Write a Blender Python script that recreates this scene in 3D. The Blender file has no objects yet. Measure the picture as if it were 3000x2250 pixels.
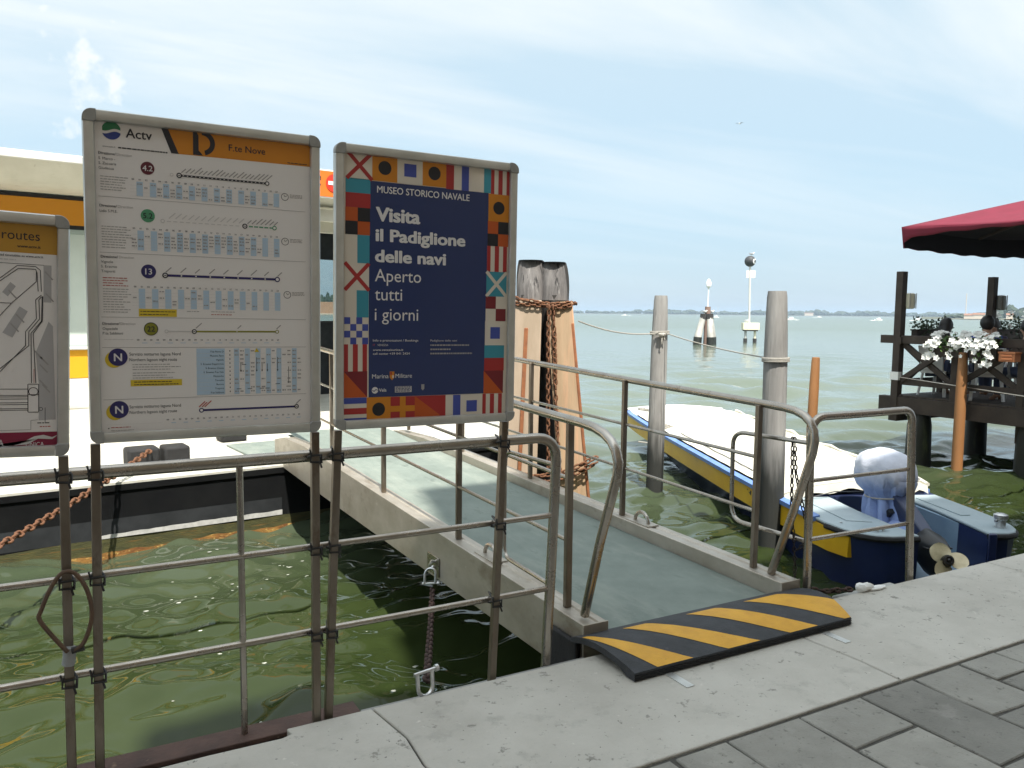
import bpy, math, random
import numpy as np
from mathutils import Vector, Matrix, Quaternion
random.seed(7)
rng = np.random.RandomState(11)
S = bpy.context.scene
COL = S.collection
R = math.radians

# ------------------------------------------------------------------ camera
F_PX, ROLL, PITCH, YAW = 2360.0, R(0.6), math.atan(211*math.cos(R(0.6))/2360.0), R(61.0)
Fw = Vector((math.cos(YAW)*math.cos(PITCH), math.sin(YAW)*math.cos(PITCH), -math.sin(PITCH)))
R0 = Vector((math.sin(YAW), -math.cos(YAW), 0)); U0 = R0.cross(Fw)
Rt = R0*math.cos(ROLL)+U0*math.sin(ROLL); Up = U0*math.cos(ROLL)-R0*math.sin(ROLL)
cam = bpy.data.cameras.new('camera'); co = bpy.data.objects.new('camera', cam); COL.objects.link(co)
cam.sensor_fit = 'HORIZONTAL'; cam.sensor_width = 36; cam.lens = 36*F_PX/3000
cam.clip_start = 0.05; cam.clip_end = 12000
m = Matrix((Rt, Up, -Fw)).transposed().to_4x4(); m.translation = Vector((0, 0, 1.6)); co.matrix_world = m
S.camera = co

# ------------------------------------------------------------------ sky, sun, exposure
SUN_DIR = Vector((-0.13, -0.52, 1.0)).normalized()          # towards the sun
EL = math.asin(SUN_DIR.z); AZ = math.atan2(SUN_DIR.x, SUN_DIR.y)
W = bpy.data.worlds.new('World'); S.world = W; W.use_nodes = True
nt = W.node_tree; nt.nodes.clear(); L = nt.links.new
def N(t, **k):
    n = nt.nodes.new(t)
    for a, b in k.items(): setattr(n, a, b)
    return n
def val(n, i, v): n.inputs[i].default_value = v
out = N('ShaderNodeOutputWorld'); bg = N('ShaderNodeBackground'); L(bg.outputs[0], out.inputs[0])
SKY_STRENGTH = 0.125
val(bg, 1, SKY_STRENGTH)
sky = N('ShaderNodeTexSky', sky_type='NISHITA', sun_disc=False, sun_elevation=EL, sun_rotation=AZ,
        air_density=1.0, dust_density=0.7, ozone_density=1.0, altitude=0)
tc = N('ShaderNodeTexCoord'); sep = N('ShaderNodeSeparateXYZ'); L(tc.outputs['Generated'], sep.inputs[0])
def math_(op, a, b=None, clamp=False):
    n = N('ShaderNodeMath', operation=op, use_clamp=clamp)
    for i, x in enumerate((a, b)):
        if x is None: continue
        if hasattr(x, 'is_output'): L(x, n.inputs[i])
        else: val(n, i, x)
    return n.outputs[0]
zz = math_('MAXIMUM', sep.outputs[2], 0.0); zd = math_('ADD', zz, 0.09)
cx = math_('DIVIDE', sep.outputs[0], zd); cy = math_('DIVIDE', sep.outputs[1], zd)
cmb = N('ShaderNodeCombineXYZ'); L(cx, cmb.inputs[0]); L(cy, cmb.inputs[1])
mp = N('ShaderNodeMapping'); val(mp, 'Rotation', (0, 0, R(24))); val(mp, 'Scale', (0.42, 1.5, 1)); val(mp, 'Location', (3.3, 1.1, 0)); L(cmb.outputs[0], mp.inputs[0])
n1 = N('ShaderNodeTexNoise'); val(n1, 'Scale', 0.8); val(n1, 'Detail', 7.0); val(n1, 'Roughness', 0.56); val(n1, 'Distortion', 0.5); L(mp.outputs[0], n1.inputs['Vector'])
cr = N('ShaderNodeValToRGB'); L(n1.outputs[0], cr.inputs[0])
cr.color_ramp.elements[0].position = 0.38; cr.color_ramp.elements[1].position = 0.62
cf = math_('MULTIPLY', cr.outputs[0], 0.85)
# the veil of cloud thickens with height, the air near the horizon stays clear blue grey
hv = N('ShaderNodeMapRange'); L(sep.outputs[2], hv.inputs[0]); val(hv, 1, 0.04); val(hv, 2, 0.30); val(hv, 3, 0.10); val(hv, 4, 1.0)
cf2 = math_('MULTIPLY', cf, hv.outputs[0])
cf3 = cf2
# small cumulus bank, upper left
vd = N('ShaderNodeVectorMath', operation='DISTANCE'); L(tc.outputs['Generated'], vd.inputs[0])
def dirpx(px, py): return (Fw*F_PX+Rt*(px-1500)-Up*(py-1125)).normalized()
vd.inputs[1].default_value = dirpx(215, 190)
n2 = N('ShaderNodeTexNoise'); val(n2, 'Scale', 26.0); val(n2, 'Detail', 6.0); val(n2, 'Roughness', 0.6); L(tc.outputs['Generated'], n2.inputs['Vector'])
dd = N('ShaderNodeMapRange'); L(vd.outputs['Value'], dd.inputs[0]); val(dd, 1, 0.0); val(dd, 2, 0.10); val(dd, 3, 0.75); val(dd, 4, 0.0)
cum = N('ShaderNodeMapRange'); L(math_('ADD', math_('MULTIPLY', n2.outputs[0], 1.25), math_('MULTIPLY', dd.outputs[0], 0.62)), cum.inputs[0]); val(cum, 1, 0.90); val(cum, 2, 1.14)
tot = math_('MAXIMUM', cf3, cum.outputs[0], True)
vr = N('ShaderNodeValToRGB'); L(sep.outputs[2], vr.inputs[0])
def c10(r, g, b): return (r/10, g/10, b/10, 1)
e = vr.color_ramp.elements; e[0].position = 0.0; e[0].color = c10(2.4, 3.2, 4.0); e[1].position = 1.0; e[1].color = c10(4.3, 4.75, 5.0)
x_ = e.new(.14); x_.color = c10(2.95, 3.95, 4.55); x_ = e.new(.38); x_.color = c10(3.85, 4.65, 4.95)
vs10 = N('ShaderNodeVectorMath', operation='SCALE'); L(vr.outputs[0], vs10.inputs[0]); val(vs10, 'Scale', 10.0)
dt = N('ShaderNodeVectorMath', operation='DOT_PRODUCT'); L(tc.outputs['Generated'], dt.inputs[0]); dt.inputs[1].default_value = SUN_DIR
au = math_('ADD', math_('MULTIPLY', math_('POWER', math_('MAXIMUM', dt.outputs['Value'], 0.0), 3.0), 1.8), 1.0)  # glow round the sun, out of view, added to lift the shaded parts
veil = N('ShaderNodeVectorMath', operation='SCALE'); L(vs10.outputs[0], veil.inputs[0]); L(au, veil.inputs['Scale'])
m1 = N('ShaderNodeMix', data_type='RGBA'); val(m1, 0, 0.80); L(sky.outputs[0], m1.inputs[6]); L(veil.outputs[0], m1.inputs[7])
mixc = N('ShaderNodeMix', data_type='RGBA'); L(tot, mixc.inputs[0]); L(m1.outputs[2], mixc.inputs[6])
cw = N('ShaderNodeVectorMath', operation='SCALE'); cw.inputs[0].default_value = (4.9, 5.2, 5.3); L(au, cw.inputs['Scale']); L(cw.outputs[0], mixc.inputs[7])
L(mixc.outputs[2], bg.inputs[0])
sl = bpy.data.lights.new('sun', 'SUN'); sl.energy = 5.0; sl.angle = R(0.6); sl.color = (1.0, 0.94, 0.84)
so = bpy.data.objects.new('sun', sl); COL.objects.link(so); so.rotation_euler = SUN_DIR.to_track_quat('Z', 'Y').to_euler(); so.location = (0, -10, 30)
vs = S.view_settings; vs.view_transform = 'Standard'; vs.look = 'None'; vs.gamma = 1; vs.use_curve_mapping = False
vs.exposure = 0.68
S.cycles.use_denoising = True
S.cycles.max_bounces = 8; S.cycles.transparent_max_bounces = 12
S.cycles.volume_bounces = 0; S.cycles.caustics_reflective = False; S.cycles.caustics_refractive = False

# ------------------------------------------------------------------ mesh helpers
class MB:
    def __init__(s): s.v = []; s.f = []; s.m = []
    def add(s, vs, fs, m=0):
        o = len(s.v); s.v += [tuple(x) for x in vs]; s.f += [tuple(i+o for i in f) for f in fs]; s.m += [m]*len(fs); return s
    def box(s, x0, x1, y0, y1, z0, z1, m=0):
        return s.add([(x0,y0,z0),(x1,y0,z0),(x1,y1,z0),(x0,y1,z0),(x0,y0,z1),(x1,y0,z1),(x1,y1,z1),(x0,y1,z1)],
            [(3,2,1,0),(4,5,6,7),(0,1,5,4),(1,2,6,5),(2,3,7,6),(3,0,4,7)], m)
    def beam(s, p0, p1, w, h, up=(0,0,1), m=0, w1=None, h1=None):
        p0, p1 = Vector(p0), Vector(p1); d = (p1-p0).normalized(); u = Vector(up); r = d.cross(u)
        if r.length < 1e-4: r = d.cross(Vector((0, 1, 0)))
        r.normalize(); u = r.cross(d); w1 = w1 or w; h1 = h1 or h; vs = []
        for p, a, b in ((p0, w, h), (p1, w1, h1)):
            for i, j in ((-1,-1),(1,-1),(1,1),(-1,1)): vs.append(p+r*(i*a/2)+u*(j*b/2))
        return s.add(vs, [(3,2,1,0),(4,5,6,7),(0,1,5,4),(1,2,6,5),(2,3,7,6),(3,0,4,7)], m)
    def tube(s, pts, r, n=10, m=0, rs=None, closed=False, caps=True):
        P = [Vector(p) for p in pts]; k = len(P); rs = rs or [r]*k
        T = []
        for i in range(k):
            a = P[i-1] if (i > 0 or closed) else P[0]; b = P[(i+1) % k] if (i < k-1 or closed) else P[-1]
            T.append((b-a).normalized())
        u = Vector((0, 0, 1))
        if abs(T[0].dot(u)) > .9: u = Vector((1, 0, 0))
        u = (u-T[0]*u.dot(T[0])).normalized(); vs = []
        for i in range(k):
            if i: u = T[i-1].rotation_difference(T[i]) @ u
            w = T[i].cross(u)
            for j in range(n):
                a = 2*math.pi*j/n; vs.append(P[i]+(u*math.cos(a)+w*math.sin(a))*rs[i])
        fs = []
        for i in range(k if closed else k-1):
            for j in range(n):
                a = i*n+j; b = i*n+(j+1) % n; c = ((i+1) % k)*n; fs.append((a, b, c+(j+1) % n, c+j))
        if caps and not closed: fs += [tuple(range(n-1, -1, -1)), tuple(range((k-1)*n, k*n))]
        return s.add(vs, fs, m)
    def lathe(s, c, prof, n=14, m=0, ax=None):
        c = Vector(c); q = Vector((0,0,1)).rotation_difference(Vector(ax).normalized()) if ax else Quaternion()
        vs = []
        for r, z in prof:
            for j in range(n):
                a = 2*math.pi*j/n; vs.append(c+q @ Vector((r*math.cos(a), r*math.sin(a), z)))
        fs = [(i*n+j, i*n+(j+1) % n, (i+1)*n+(j+1) % n, (i+1)*n+j) for i in range(len(prof)-1) for j in range(n)]
        fs += [tuple(range(n-1, -1, -1)), tuple(range((len(prof)-1)*n, len(prof)*n))]
        return s.add(vs, fs, m)
    def prism(s, poly, z0, z1, m=0, M=None):
        k = len(poly); vs = [Vector((x, y, z0)) for x, y in poly]+[Vector((x, y, z1)) for x, y in poly]
        if M is not None: vs = [M @ v for v in vs]
        fs = [tuple(range(k-1, -1, -1)), tuple(range(k, 2*k))]+[(i, (i+1) % k, k+(i+1) % k, k+i) for i in range(k)]
        return s.add(vs, fs, m)
    def ell(s, c, r, n=12, k=8, m=0, fn=None):
        vs = []; fs = []
        for i in range(k+1):
            t = math.pi*i/k
            for j in range(n):
                a = 2*math.pi*j/n; d = Vector((math.sin(t)*math.cos(a), math.sin(t)*math.sin(a), math.cos(t)))
                q = fn(d) if fn else 1.0
                vs.append((c[0]+d.x*r[0]*q, c[1]+d.y*r[1]*q, c[2]+d.z*r[2]*q))
        for i in range(k):
            for j in range(n): fs.append((i*n+j, (i+1)*n+j, (i+1)*n+(j+1) % n, i*n+(j+1) % n))
        return s.add(vs, fs, m)
    def loft(s, secs, m=0, closed=True, caps=True):
        n = len(secs[0]); vs = [p for q in secs for p in q]; fs = []
        for i in range(len(secs)-1):
            for j in range(n if closed else n-1): fs.append((i*n+j, i*n+(j+1) % n, (i+1)*n+(j+1) % n, (i+1)*n+j))
        if caps: fs += [tuple(range(n-1, -1, -1)), tuple(range((len(secs)-1)*n, len(secs)*n))]
        return s.add(vs, fs, m)
    def grid(s, fn, nu, nv, m=0):
        vs = [fn(i/nu, j/nv) for j in range(nv+1) for i in range(nu+1)]
        fs = [(j*(nu+1)+i, j*(nu+1)+i+1, (j+1)*(nu+1)+i+1, (j+1)*(nu+1)+i) for j in range(nv) for i in range(nu)]
        return s.add(vs, fs, m)

MW = {}
def root(o):
    while o.parent: o = o.parent
    return o
def build(name, mb, mats, parent=None, local=False, bev=0, flat=False, seg=2, sub=0):
    me = bpy.data.meshes.new(name); vs = mb.v
    if parent is not None and not local:
        inv = MW[root(parent).name].inverted(); vs = [tuple(inv @ Vector(v)) for v in vs]
    me.from_pydata([tuple(v) for v in vs], [], mb.f)
    if not isinstance(mats, (list, tuple)): mats = [mats]
    for k in mats: me.materials.append(k)
    if any(mb.m): me.polygons.foreach_set('material_index', mb.m)
    if not flat:
        me.polygons.foreach_set('use_smooth', [True]*len(me.polygons)); me.set_sharp_from_angle(angle=R(38))
    me.validate(); me.update()
    o = bpy.data.objects.new(name, me); COL.objects.link(o)
    if parent is not None: o.parent = parent
    if bev:
        b = o.modifiers.new('bevel', 'BEVEL'); b.width = bev; b.segments = seg; b.limit_method = 'ANGLE'; b.angle_limit = R(40)
    if sub:
        b = o.modifiers.new('subsurf', 'SUBSURF'); b.levels = sub; b.render_levels = sub
    return o
def tag(o, label=None, cat=None, group=None, kind=None):
    if label: o['label'] = label
    if cat: o['category'] = cat
    if group: o['group'] = group
    if kind: o['kind'] = kind
    return o
def thing(name, label, cat, loc, group=None, rz=0):
    o = bpy.data.objects.new(name, None); COL.objects.link(o); o.location = loc; o.rotation_euler = (0, 0, rz); o.empty_display_size = .1
    MW[o.name] = Matrix.Translation(loc) @ Matrix.Rotation(rz, 4, 'Z'); return tag(o, label, cat, group)
def kids(o): return [c for c in bpy.data.objects if c.parent == o]
def inst(src, parent, name=None):
    c = src.copy(); COL.objects.link(c); c.parent = parent; return c

# ------------------------------------------------------------------ materials
def pm(name, col, col2=None, scale=6, rough=.5, metal=0, bump=0, bscale=40, stretch=(1,1,1), spots=None, rv=0, rnd=0, detail=5, contrast=(.35,.68), spec=.5, trans=0, two=None, world=False, sheen=0):
    M = bpy.data.materials.new(name); M.use_nodes = True; T = M.node_tree; n = T.nodes; l = T.links.new
    b = n['Principled BSDF']; b.inputs['Roughness'].default_value = rough; b.inputs['Metallic'].default_value = metal
    b.inputs['Specular IOR Level'].default_value = spec
    c4 = lambda c: (c[0], c[1], c[2], 1)
    b.inputs['Base Color'].default_value = c4(col)
    if trans: b.inputs['Transmission Weight'].default_value = trans
    if not (col2 or bump or spots or rnd or two): return M
    t = n.new('ShaderNodeTexCoord'); mpn = n.new('ShaderNodeMapping'); mpn.inputs['Scale'].default_value = stretch
    if world:
        g = n.new('ShaderNodeNewGeometry'); l(g.outputs['Position'], mpn.inputs[0])
    else: l(t.outputs['Object'], mpn.inputs[0])
    src = None
    if rnd:
        oi = n.new('ShaderNodeObjectInfo'); ad = n.new('ShaderNodeVectorMath'); ad.operation = 'ADD'
        sc = n.new('ShaderNodeMath'); sc.operation = 'MULTIPLY'; sc.inputs[1].default_value = 37.0; l(oi.outputs['Random'], sc.inputs[0])
        l(mpn.outputs[0], ad.inputs[0]); l(sc.outputs[0], ad.inputs[1]); vec = ad.outputs[0]
    else: vec = mpn.outputs[0]
    if col2:
        x = n.new('ShaderNodeTexNoise'); x.inputs['Scale'].default_value = scale; x.inputs['Detail'].default_value = detail; x.inputs['Roughness'].default_value = .62; l(vec, x.inputs['Vector'])
        r = n.new('ShaderNodeValToRGB'); l(x.outputs[0], r.inputs[0])
        r.color_ramp.elements[0].position, r.color_ramp.elements[1].position = contrast
        r.color_ramp.elements[0].color = c4(col); r.color_ramp.elements[1].color = c4(col2); src = r.outputs[0]
        if rv:
            rr = n.new('ShaderNodeMapRange'); l(x.outputs[0], rr.inputs[0]); rr.inputs[1].default_value = .3; rr.inputs[2].default_value = .7
            rr.inputs[3].default_value = rough-rv; rr.inputs[4].default_value = rough+rv; l(rr.outputs[0], b.inputs['Roughness'])
    def mixin(src, fac, c):
        mx = n.new('ShaderNodeMix'); mx.data_type = 'RGBA'; l(fac, mx.inputs[0])
        if src: l(src, mx.inputs[6])
        else: mx.inputs[6].default_value = c4(col)
        mx.inputs[7].default_value = c4(c); return mx.outputs[2]
    for sp in (spots or []):            # (colour, scale, lo, hi, stretch)
        x = n.new('ShaderNodeTexNoise'); x.inputs['Scale'].default_value = sp[1]; x.inputs['Detail'].default_value = 6; x.inputs['Roughness'].default_value = .68
        if len(sp) > 4:
            m2 = n.new('ShaderNodeMapping'); m2.inputs['Scale'].default_value = sp[4]; l(vec, m2.inputs[0]); l(m2.outputs[0], x.inputs['Vector'])
        else: l(vec, x.inputs['Vector'])
        rr = n.new('ShaderNodeMapRange'); l(x.outputs[0], rr.inputs[0]); rr.inputs[1].default_value = sp[2]; rr.inputs[2].default_value = sp[3]
        src = mixin(src, rr.outputs[0], sp[0])
    if rnd:
        mr = n.new('ShaderNodeMapRange'); l(oi.outputs['Random'], mr.inputs[0]); mr.inputs[3].default_value = 1-rnd; mr.inputs[4].default_value = 1+rnd
        h = n.new('ShaderNodeHueSaturation'); h.inputs['Color'].default_value = c4(col)
        if src: l(src, h.inputs['Color'])
        l(mr.outputs[0], h.inputs['Value']); src = h.outputs[0]
    if src: l(src, b.inputs['Base Color'])
    if bump:
        x = n.new('ShaderNodeTexNoise'); x.inputs['Scale'].default_value = bscale; x.inputs['Detail'].default_value = 5; l(vec, x.inputs['Vector'])
        bp = n.new('ShaderNodeBump'); bp.inputs['Strength'].default_value = bump; bp.inputs['Distance'].default_value = .01; l(x.outputs[0], bp.inputs['Height']); l(bp.outputs[0], b.inputs['Normal'])
    return M
def flatm(name, col, rough=.45, spec=.4): return pm(name, col, rough=rough, spec=spec)

steel = pm('stainless_tube', (.44,.405,.36), (.34,.30,.255), 5, .27, .95, .05, 90, spots=[((.20,.15,.10), 7, .58, .85, (.25,1,.25))], rv=.05)
steel_old = pm('grimy_steel_post', (.27,.235,.195), (.155,.125,.095), 6, .42, .8, .08, 60, (1,1,.35), spots=[((.12,.08,.05), 14, .54, .75)])
alu = pm('aluminium_frame', (.66,.66,.63), (.54,.54,.51), 7, .38, .75, .02, 120)
alu_dark = pm('frame_corner_grey', (.36,.36,.34), (.28,.28,.27), 20, .5, .2)
girder = pm('gangway_steel', (.50,.46,.40), (.37,.33,.27), 4, .5, .65, .1, 50, (1,.6,1), spots=[((.20,.15,.10), 3.1, .55, .75), ((.62,.60,.55), 18, .66, .8)])
deckm = pm('green_grit_deck', (.215,.255,.228), (.165,.20,.18), 3.5, .85, 0, .5, 260, spots=[((.30,.33,.29), 3, .52, .76, (1,.25,1)), ((.12,.15,.135), 7, .60, .74, (1,.4,1)), ((.05,.06,.055), 11, .69, .72), ((.34,.36,.33), 30, .66, .74)])
stone = pm('istrian_stone', (.49,.47,.42), (.40,.38,.335), 2.3, .75, 0, .35, 60, spots=[((.33,.315,.28), 5.5, .56, .74), ((.24,.23,.20), 13, .62, .67), ((.11,.105,.095), 38, .645, .68), ((.10,.095,.085), 9, .70, .715), ((.58,.56,.50), 21, .64, .72)], rnd=.04, world=True)
trach = pm('trachyte_slab', (.275,.266,.235), (.20,.193,.17), 3.5, .8, 0, .5, 90, spots=[((.30,.29,.26), 6, .58, .74), ((.12,.115,.10), 22, .60, .68), ((.09,.085,.075), 60, .64, .69)], rnd=.20)
mortar = pm('joint_mortar', (.085,.08,.07), (.05,.048,.043), 14, .95, 0, .4, 80)
quaywall = pm('quay_wall_stone', (.13,.12,.095), (.07,.075,.05), 4, .9, 0, .5, 20, spots=[((.04,.055,.02), 3, .5, .65)])
rusty = pm('rusty_steel', (.105,.060,.047), (.060,.036,.03), 8, .75, .25, .35, 50, spots=[((.20,.13,.09), 16, .62, .72), ((.26,.22,.18), 40, .70, .76)])
rustchain = pm('rust_chain', (.21,.095,.045), (.095,.04,.022), 30, .85, .15, .5, 120)
darkchain = pm('dark_chain', (.075,.04,.032), (.035,.022,.02), 25, .75, .3, .4, 120)
blackchain = pm('blackened_chain', (.05,.042,.038), (.025,.02,.018), 30, .6, .5, .2, 100)
galv = pm('galvanised_shackle', (.72,.72,.72), (.55,.55,.55), 14, .32, .85)
blackrub = pm('black_rubber', (.012,.012,.013), (.020,.020,.021), 9, .8, 0, .25, 70)
tie = pm('black_cable_tie', (.016,.015,.014), rough=.55)
rampm = pm('ramp_rubber', (.043,.046,.052), (.026,.028,.031), 12, .75, 0, .5, 160, spots=[((.085,.085,.08), 9, .62, .78)])
rampy = pm('ramp_yellow', (.68,.36,.025), (.56,.285,.02), 10, .6, 0, .4, 140, spots=[((.20,.12,.03), 26, .66, .76)])
hosem = pm('brown_hose', (.125,.072,.04), (.075,.045,.028), 18, .7, 0, .3, 60)
zincm = flatm('grey_tape', (.30,.31,.31), .5)
# prints
P = dict(white=flatm('poster_paper', (.80,.77,.75), .32), ink=flatm('poster_ink', (.028,.027,.035), .35), grey=flatm('poster_grey', (.36,.345,.34), .35),
    lgrey=flatm('poster_light_grey', (.62,.60,.59), .35), orange=flatm('poster_orange', (.62,.235,.022), .32), blue=flatm('poster_pale_blue', (.46,.60,.74), .32),
    maroon=flatm('poster_maroon', (.12,.022,.035), .35), green=flatm('poster_green', (.09,.32,.17), .35), dgreen=flatm('poster_leaf_green', (.03,.20,.09), .35), indigo=flatm('poster_indigo', (.035,.03,.13), .35),
    lblue=flatm('poster_logo_blue', (.035,.055,.24), .35), olive=flatm('poster_olive', (.25,.25,.03), .35), yellow=flatm('poster_yellow', (.68,.50,.04), .35), red=flatm('poster_red', (.42,.06,.05), .35),
    navy=flatm('poster_navy', (.030,.046,.138), .24), cream=flatm('poster_cream', (.70,.64,.55), .3), fred=flatm('flag_red', (.40,.035,.035), .3), dred=flatm('flag_dark_red', (.20,.022,.03), .3),
    forange=flatm('flag_orange', (.52,.10,.02), .3), amber=flatm('flag_amber', (.62,.23,.02), .3), teal=flatm('flag_teal', (.05,.29,.38), .3), fblue=flatm('flag_blue', (.06,.085,.36), .3), black=flatm('flag_black', (.02,.02,.025), .3),
    offw=flatm('poster_off_white', (.74,.73,.73), .3), crimson=flatm('poster_crimson', (.24,.02,.055), .3), mapgrey=flatm('map_grey', (.45,.44,.445), .35), buff=flatm('poster_buff', (.50,.27,.04), .32))
PK = list(P)
white_paint = pm('cabin_white', (.78,.77,.73), (.70,.69,.65), 3, .45, 0, .05, 30, spots=[((.52,.50,.45), 4, .66, .8), ((.42,.28,.15), 6, .66, .76, (2.5,2.5,.25))])
cream_paint = pm('cabin_cream', (.66,.64,.55), (.58,.56,.47), 3, .55, spots=[((.34,.30,.22), 4, .62, .78, (2,2,.3))])
cabin_yellow = flatm('cabin_yellow', (.72,.36,.02), .4)
cabin_orange = flatm('cabin_orange', (.62,.26,.02), .4)
sign_orange = flatm('sign_orange', (.85,.19,.03), .4)
sign_red = flatm('sign_red', (.70,.05,.03), .4)
frame_aqua = flatm('window_frame_grey_green', (.36,.44,.42), .4)
frosted = pm('frosted_window_panel', (.62,.70,.66), (.56,.64,.60), 2, .25)
blackm = flatm('black_trim', (.015,.015,.016), .5)
glass = bpy.data.materials.new('window_glass'); glass.use_nodes = True
_n = glass.node_tree.nodes; _l = glass.node_tree.links.new; _n.remove(_n['Principled BSDF'])
_a = _n.new('ShaderNodeBsdfTransparent'); _a.inputs[0].default_value = (.66,.72,.72,1); _g = _n.new('ShaderNodeBsdfGlossy'); _g.inputs['Roughness'].default_value = .02
_fr = _n.new('ShaderNodeFresnel'); _fr.inputs[0].default_value = 1.5; _mx = _n.new('ShaderNodeMixShader'); _l(_fr.outputs[0], _mx.inputs[0]); _l(_a.outputs[0], _mx.inputs[1]); _l(_g.outputs[0], _mx.inputs[2]); _l(_mx.outputs[0], _n['Material Output'].inputs[0])
hull_black = pm('pontoon_hull_black', (.006,.0065,.0075), (.010,.0105,.011), 3, .9, 0, .12, 12, spec=.12)
hull_grey = pm('pontoon_boot_grey', (.032,.035,.039), (.018,.02,.022), 4, .8, spec=.2)
hull_scum = pm('weedy_waterline', (.075,.072,.022), (.035,.038,.014), 6, .8, 0, .5, 30, (1,1,3), spots=[((.20,.10,.02), 5, .56, .7, (.4,1,3))])
hull_rust = pm('rust_waterline', (.36,.19,.045), (.14,.05,.015), 4, .85, 0, .5, 30, (1,1,2), spots=[((.55,.38,.12), 18, .56, .66), ((.06,.05,.02), 6, .56, .68)])
hull_flake = pm('flaked_white_paint', (.55,.55,.54), (.38,.38,.37), 12, .7)
pdeck = pm('pontoon_deck_grit', (.56,.55,.50), (.46,.45,.40), 5, .85, 0, .3, 120, spots=[((.24,.24,.17), 3.2, .60, .72)])
pile_grey = pm('weathered_pile', (.30,.295,.285), (.20,.195,.19), 9, .88, 0, .6, 30, (1,1,.12), spots=[((.11,.105,.10), 16, .56, .72, (1,1,.08)), ((.40,.39,.37), 7, .62, .74, (1,1,.15))])
pile_wet = pm('wet_weedy_pile', (.022,.022,.019), (.012,.015,.009), 7, .5, 0, .5, 25, (1,1,.2), spots=[((.06,.075,.03), 6, .58, .72)])
cap_grey = pm('split_pile_head', (.20,.19,.185), (.09,.085,.085), 14, .9, 0, .9, 30, (1,1,.1), spots=[((.035,.034,.035), 22, .55, .64, (1,1,.05)), ((.38,.37,.36), 10, .6, .72, (1,1,.1))])
cap_dark = pm('dark_pile_bark', (.045,.042,.04), (.025,.023,.022), 10, .9, 0, .5, 30, (1,1,.2))
sheath1 = pm('sheathing_pale', (.47,.37,.28), (.37,.29,.21), 6, .8, 0, .25, 40, (1,1,.18), spots=[((.62,.38,.25), 4, .55, .7, (1,1,.3)), ((.36,.30,.24), 12, .62, .75, (1,1,.25))])
sheath2 = pm('sheathing_orange', (.47,.335,.215), (.35,.245,.15), 6, .8, 0, .25, 40, (1,1,.18), spots=[((.44,.33,.2), 10, .6, .75, (1,1,.25)), ((.66,.36,.22), 3, .55, .7, (1,1,.3))])
rust_batten = pm('rusty_batten', (.30,.115,.045), (.20,.075,.035), 14, .85, 0, .3, 60)
orange_post = pm('orange_brown_post', (.31,.14,.048), (.24,.11,.04), 5, .65, 0, .2, 40, (1,1,.25), spots=[((.30,.17,.08), 8, .60, .75)])
ropem = pm('pale_rope', (.42,.40,.36), (.30,.29,.26), 50, .9, 0, .5, 200)
ropedark = pm('dark_rope', (.07,.07,.075), rough=.8)
navy_hull = pm('navy_gelcoat', (.012,.022,.085), (.009,.016,.06), 3, .28, 0, .03, 20, spots=[((.10,.13,.16), 6, .68, .76)])
yel_hull = pm('yellow_strake', (.68,.42,.018), (.60,.34,.015), 3, .4, 0, .04, 20, spots=[((.42,.24,.03), 5, .60, .76, (1,.4,3))])
blue_rail = pm('blue_rubrail', (.10,.20,.50), (.17,.28,.58), 4, .45, 0, .1, 30, spots=[((.40,.45,.52), 14, .62, .74)])
tarp = pm('white_tarpaulin', (.66,.645,.57), (.56,.54,.46), 2.2, .7, 0, .2, 10, spots=[((.62,.58,.46), 3, .60, .75)])
boat_white = pm('boat_white_gelcoat', (.74,.75,.74), (.64,.65,.64), 3, .4)
boat_grey = pm('boat_grey_gelcoat', (.34,.41,.44), (.28,.35,.38), 3, .45, 0, .05, 40, spots=[((.22,.26,.27), 9, .64, .75)])
boat_well = pm('boat_well_blue', (.26,.37,.47), (.20,.30,.40), 3, .5)
def lit_top(name, top, low, z0, z1):
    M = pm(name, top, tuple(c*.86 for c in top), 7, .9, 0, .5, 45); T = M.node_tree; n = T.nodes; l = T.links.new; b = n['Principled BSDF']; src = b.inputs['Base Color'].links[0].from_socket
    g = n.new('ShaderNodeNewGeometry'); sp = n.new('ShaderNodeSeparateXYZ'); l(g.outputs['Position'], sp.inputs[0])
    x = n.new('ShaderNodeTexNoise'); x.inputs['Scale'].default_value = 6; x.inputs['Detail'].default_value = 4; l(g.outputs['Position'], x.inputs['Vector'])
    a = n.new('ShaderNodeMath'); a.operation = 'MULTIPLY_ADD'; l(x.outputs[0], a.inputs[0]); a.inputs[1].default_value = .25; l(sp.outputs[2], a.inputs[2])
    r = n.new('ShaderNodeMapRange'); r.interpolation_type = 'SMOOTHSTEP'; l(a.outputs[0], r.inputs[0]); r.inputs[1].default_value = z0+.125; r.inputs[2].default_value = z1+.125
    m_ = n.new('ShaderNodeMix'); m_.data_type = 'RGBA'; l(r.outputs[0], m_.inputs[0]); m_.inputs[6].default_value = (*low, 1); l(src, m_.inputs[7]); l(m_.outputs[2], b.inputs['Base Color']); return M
cloth = lit_top('sun_bleached_cloth', (.58,.61,.70), (.22,.30,.54), -.16, .10)  # sunlit top and shaded lower part put into the colour by height
cover_blue = pm('faded_blue_cloth', (.26,.34,.58), (.20,.27,.50), 6, .9, 0, .4, 60)
cover_pale = pm('bleached_cloth', (.60,.63,.74), (.50,.54,.68), 5, .9, 0, .3, 60)  # pale tone of the sunlit cover top, light put into the colour
motor_navy = pm('outboard_navy', (.025,.035,.08), rough=.35)
motor_black = pm('outboard_black', (.014,.015,.016), rough=.35)
prop_cream = pm('propeller_cream', (.66,.58,.38), (.52,.44,.27), 14, .45)
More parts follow.
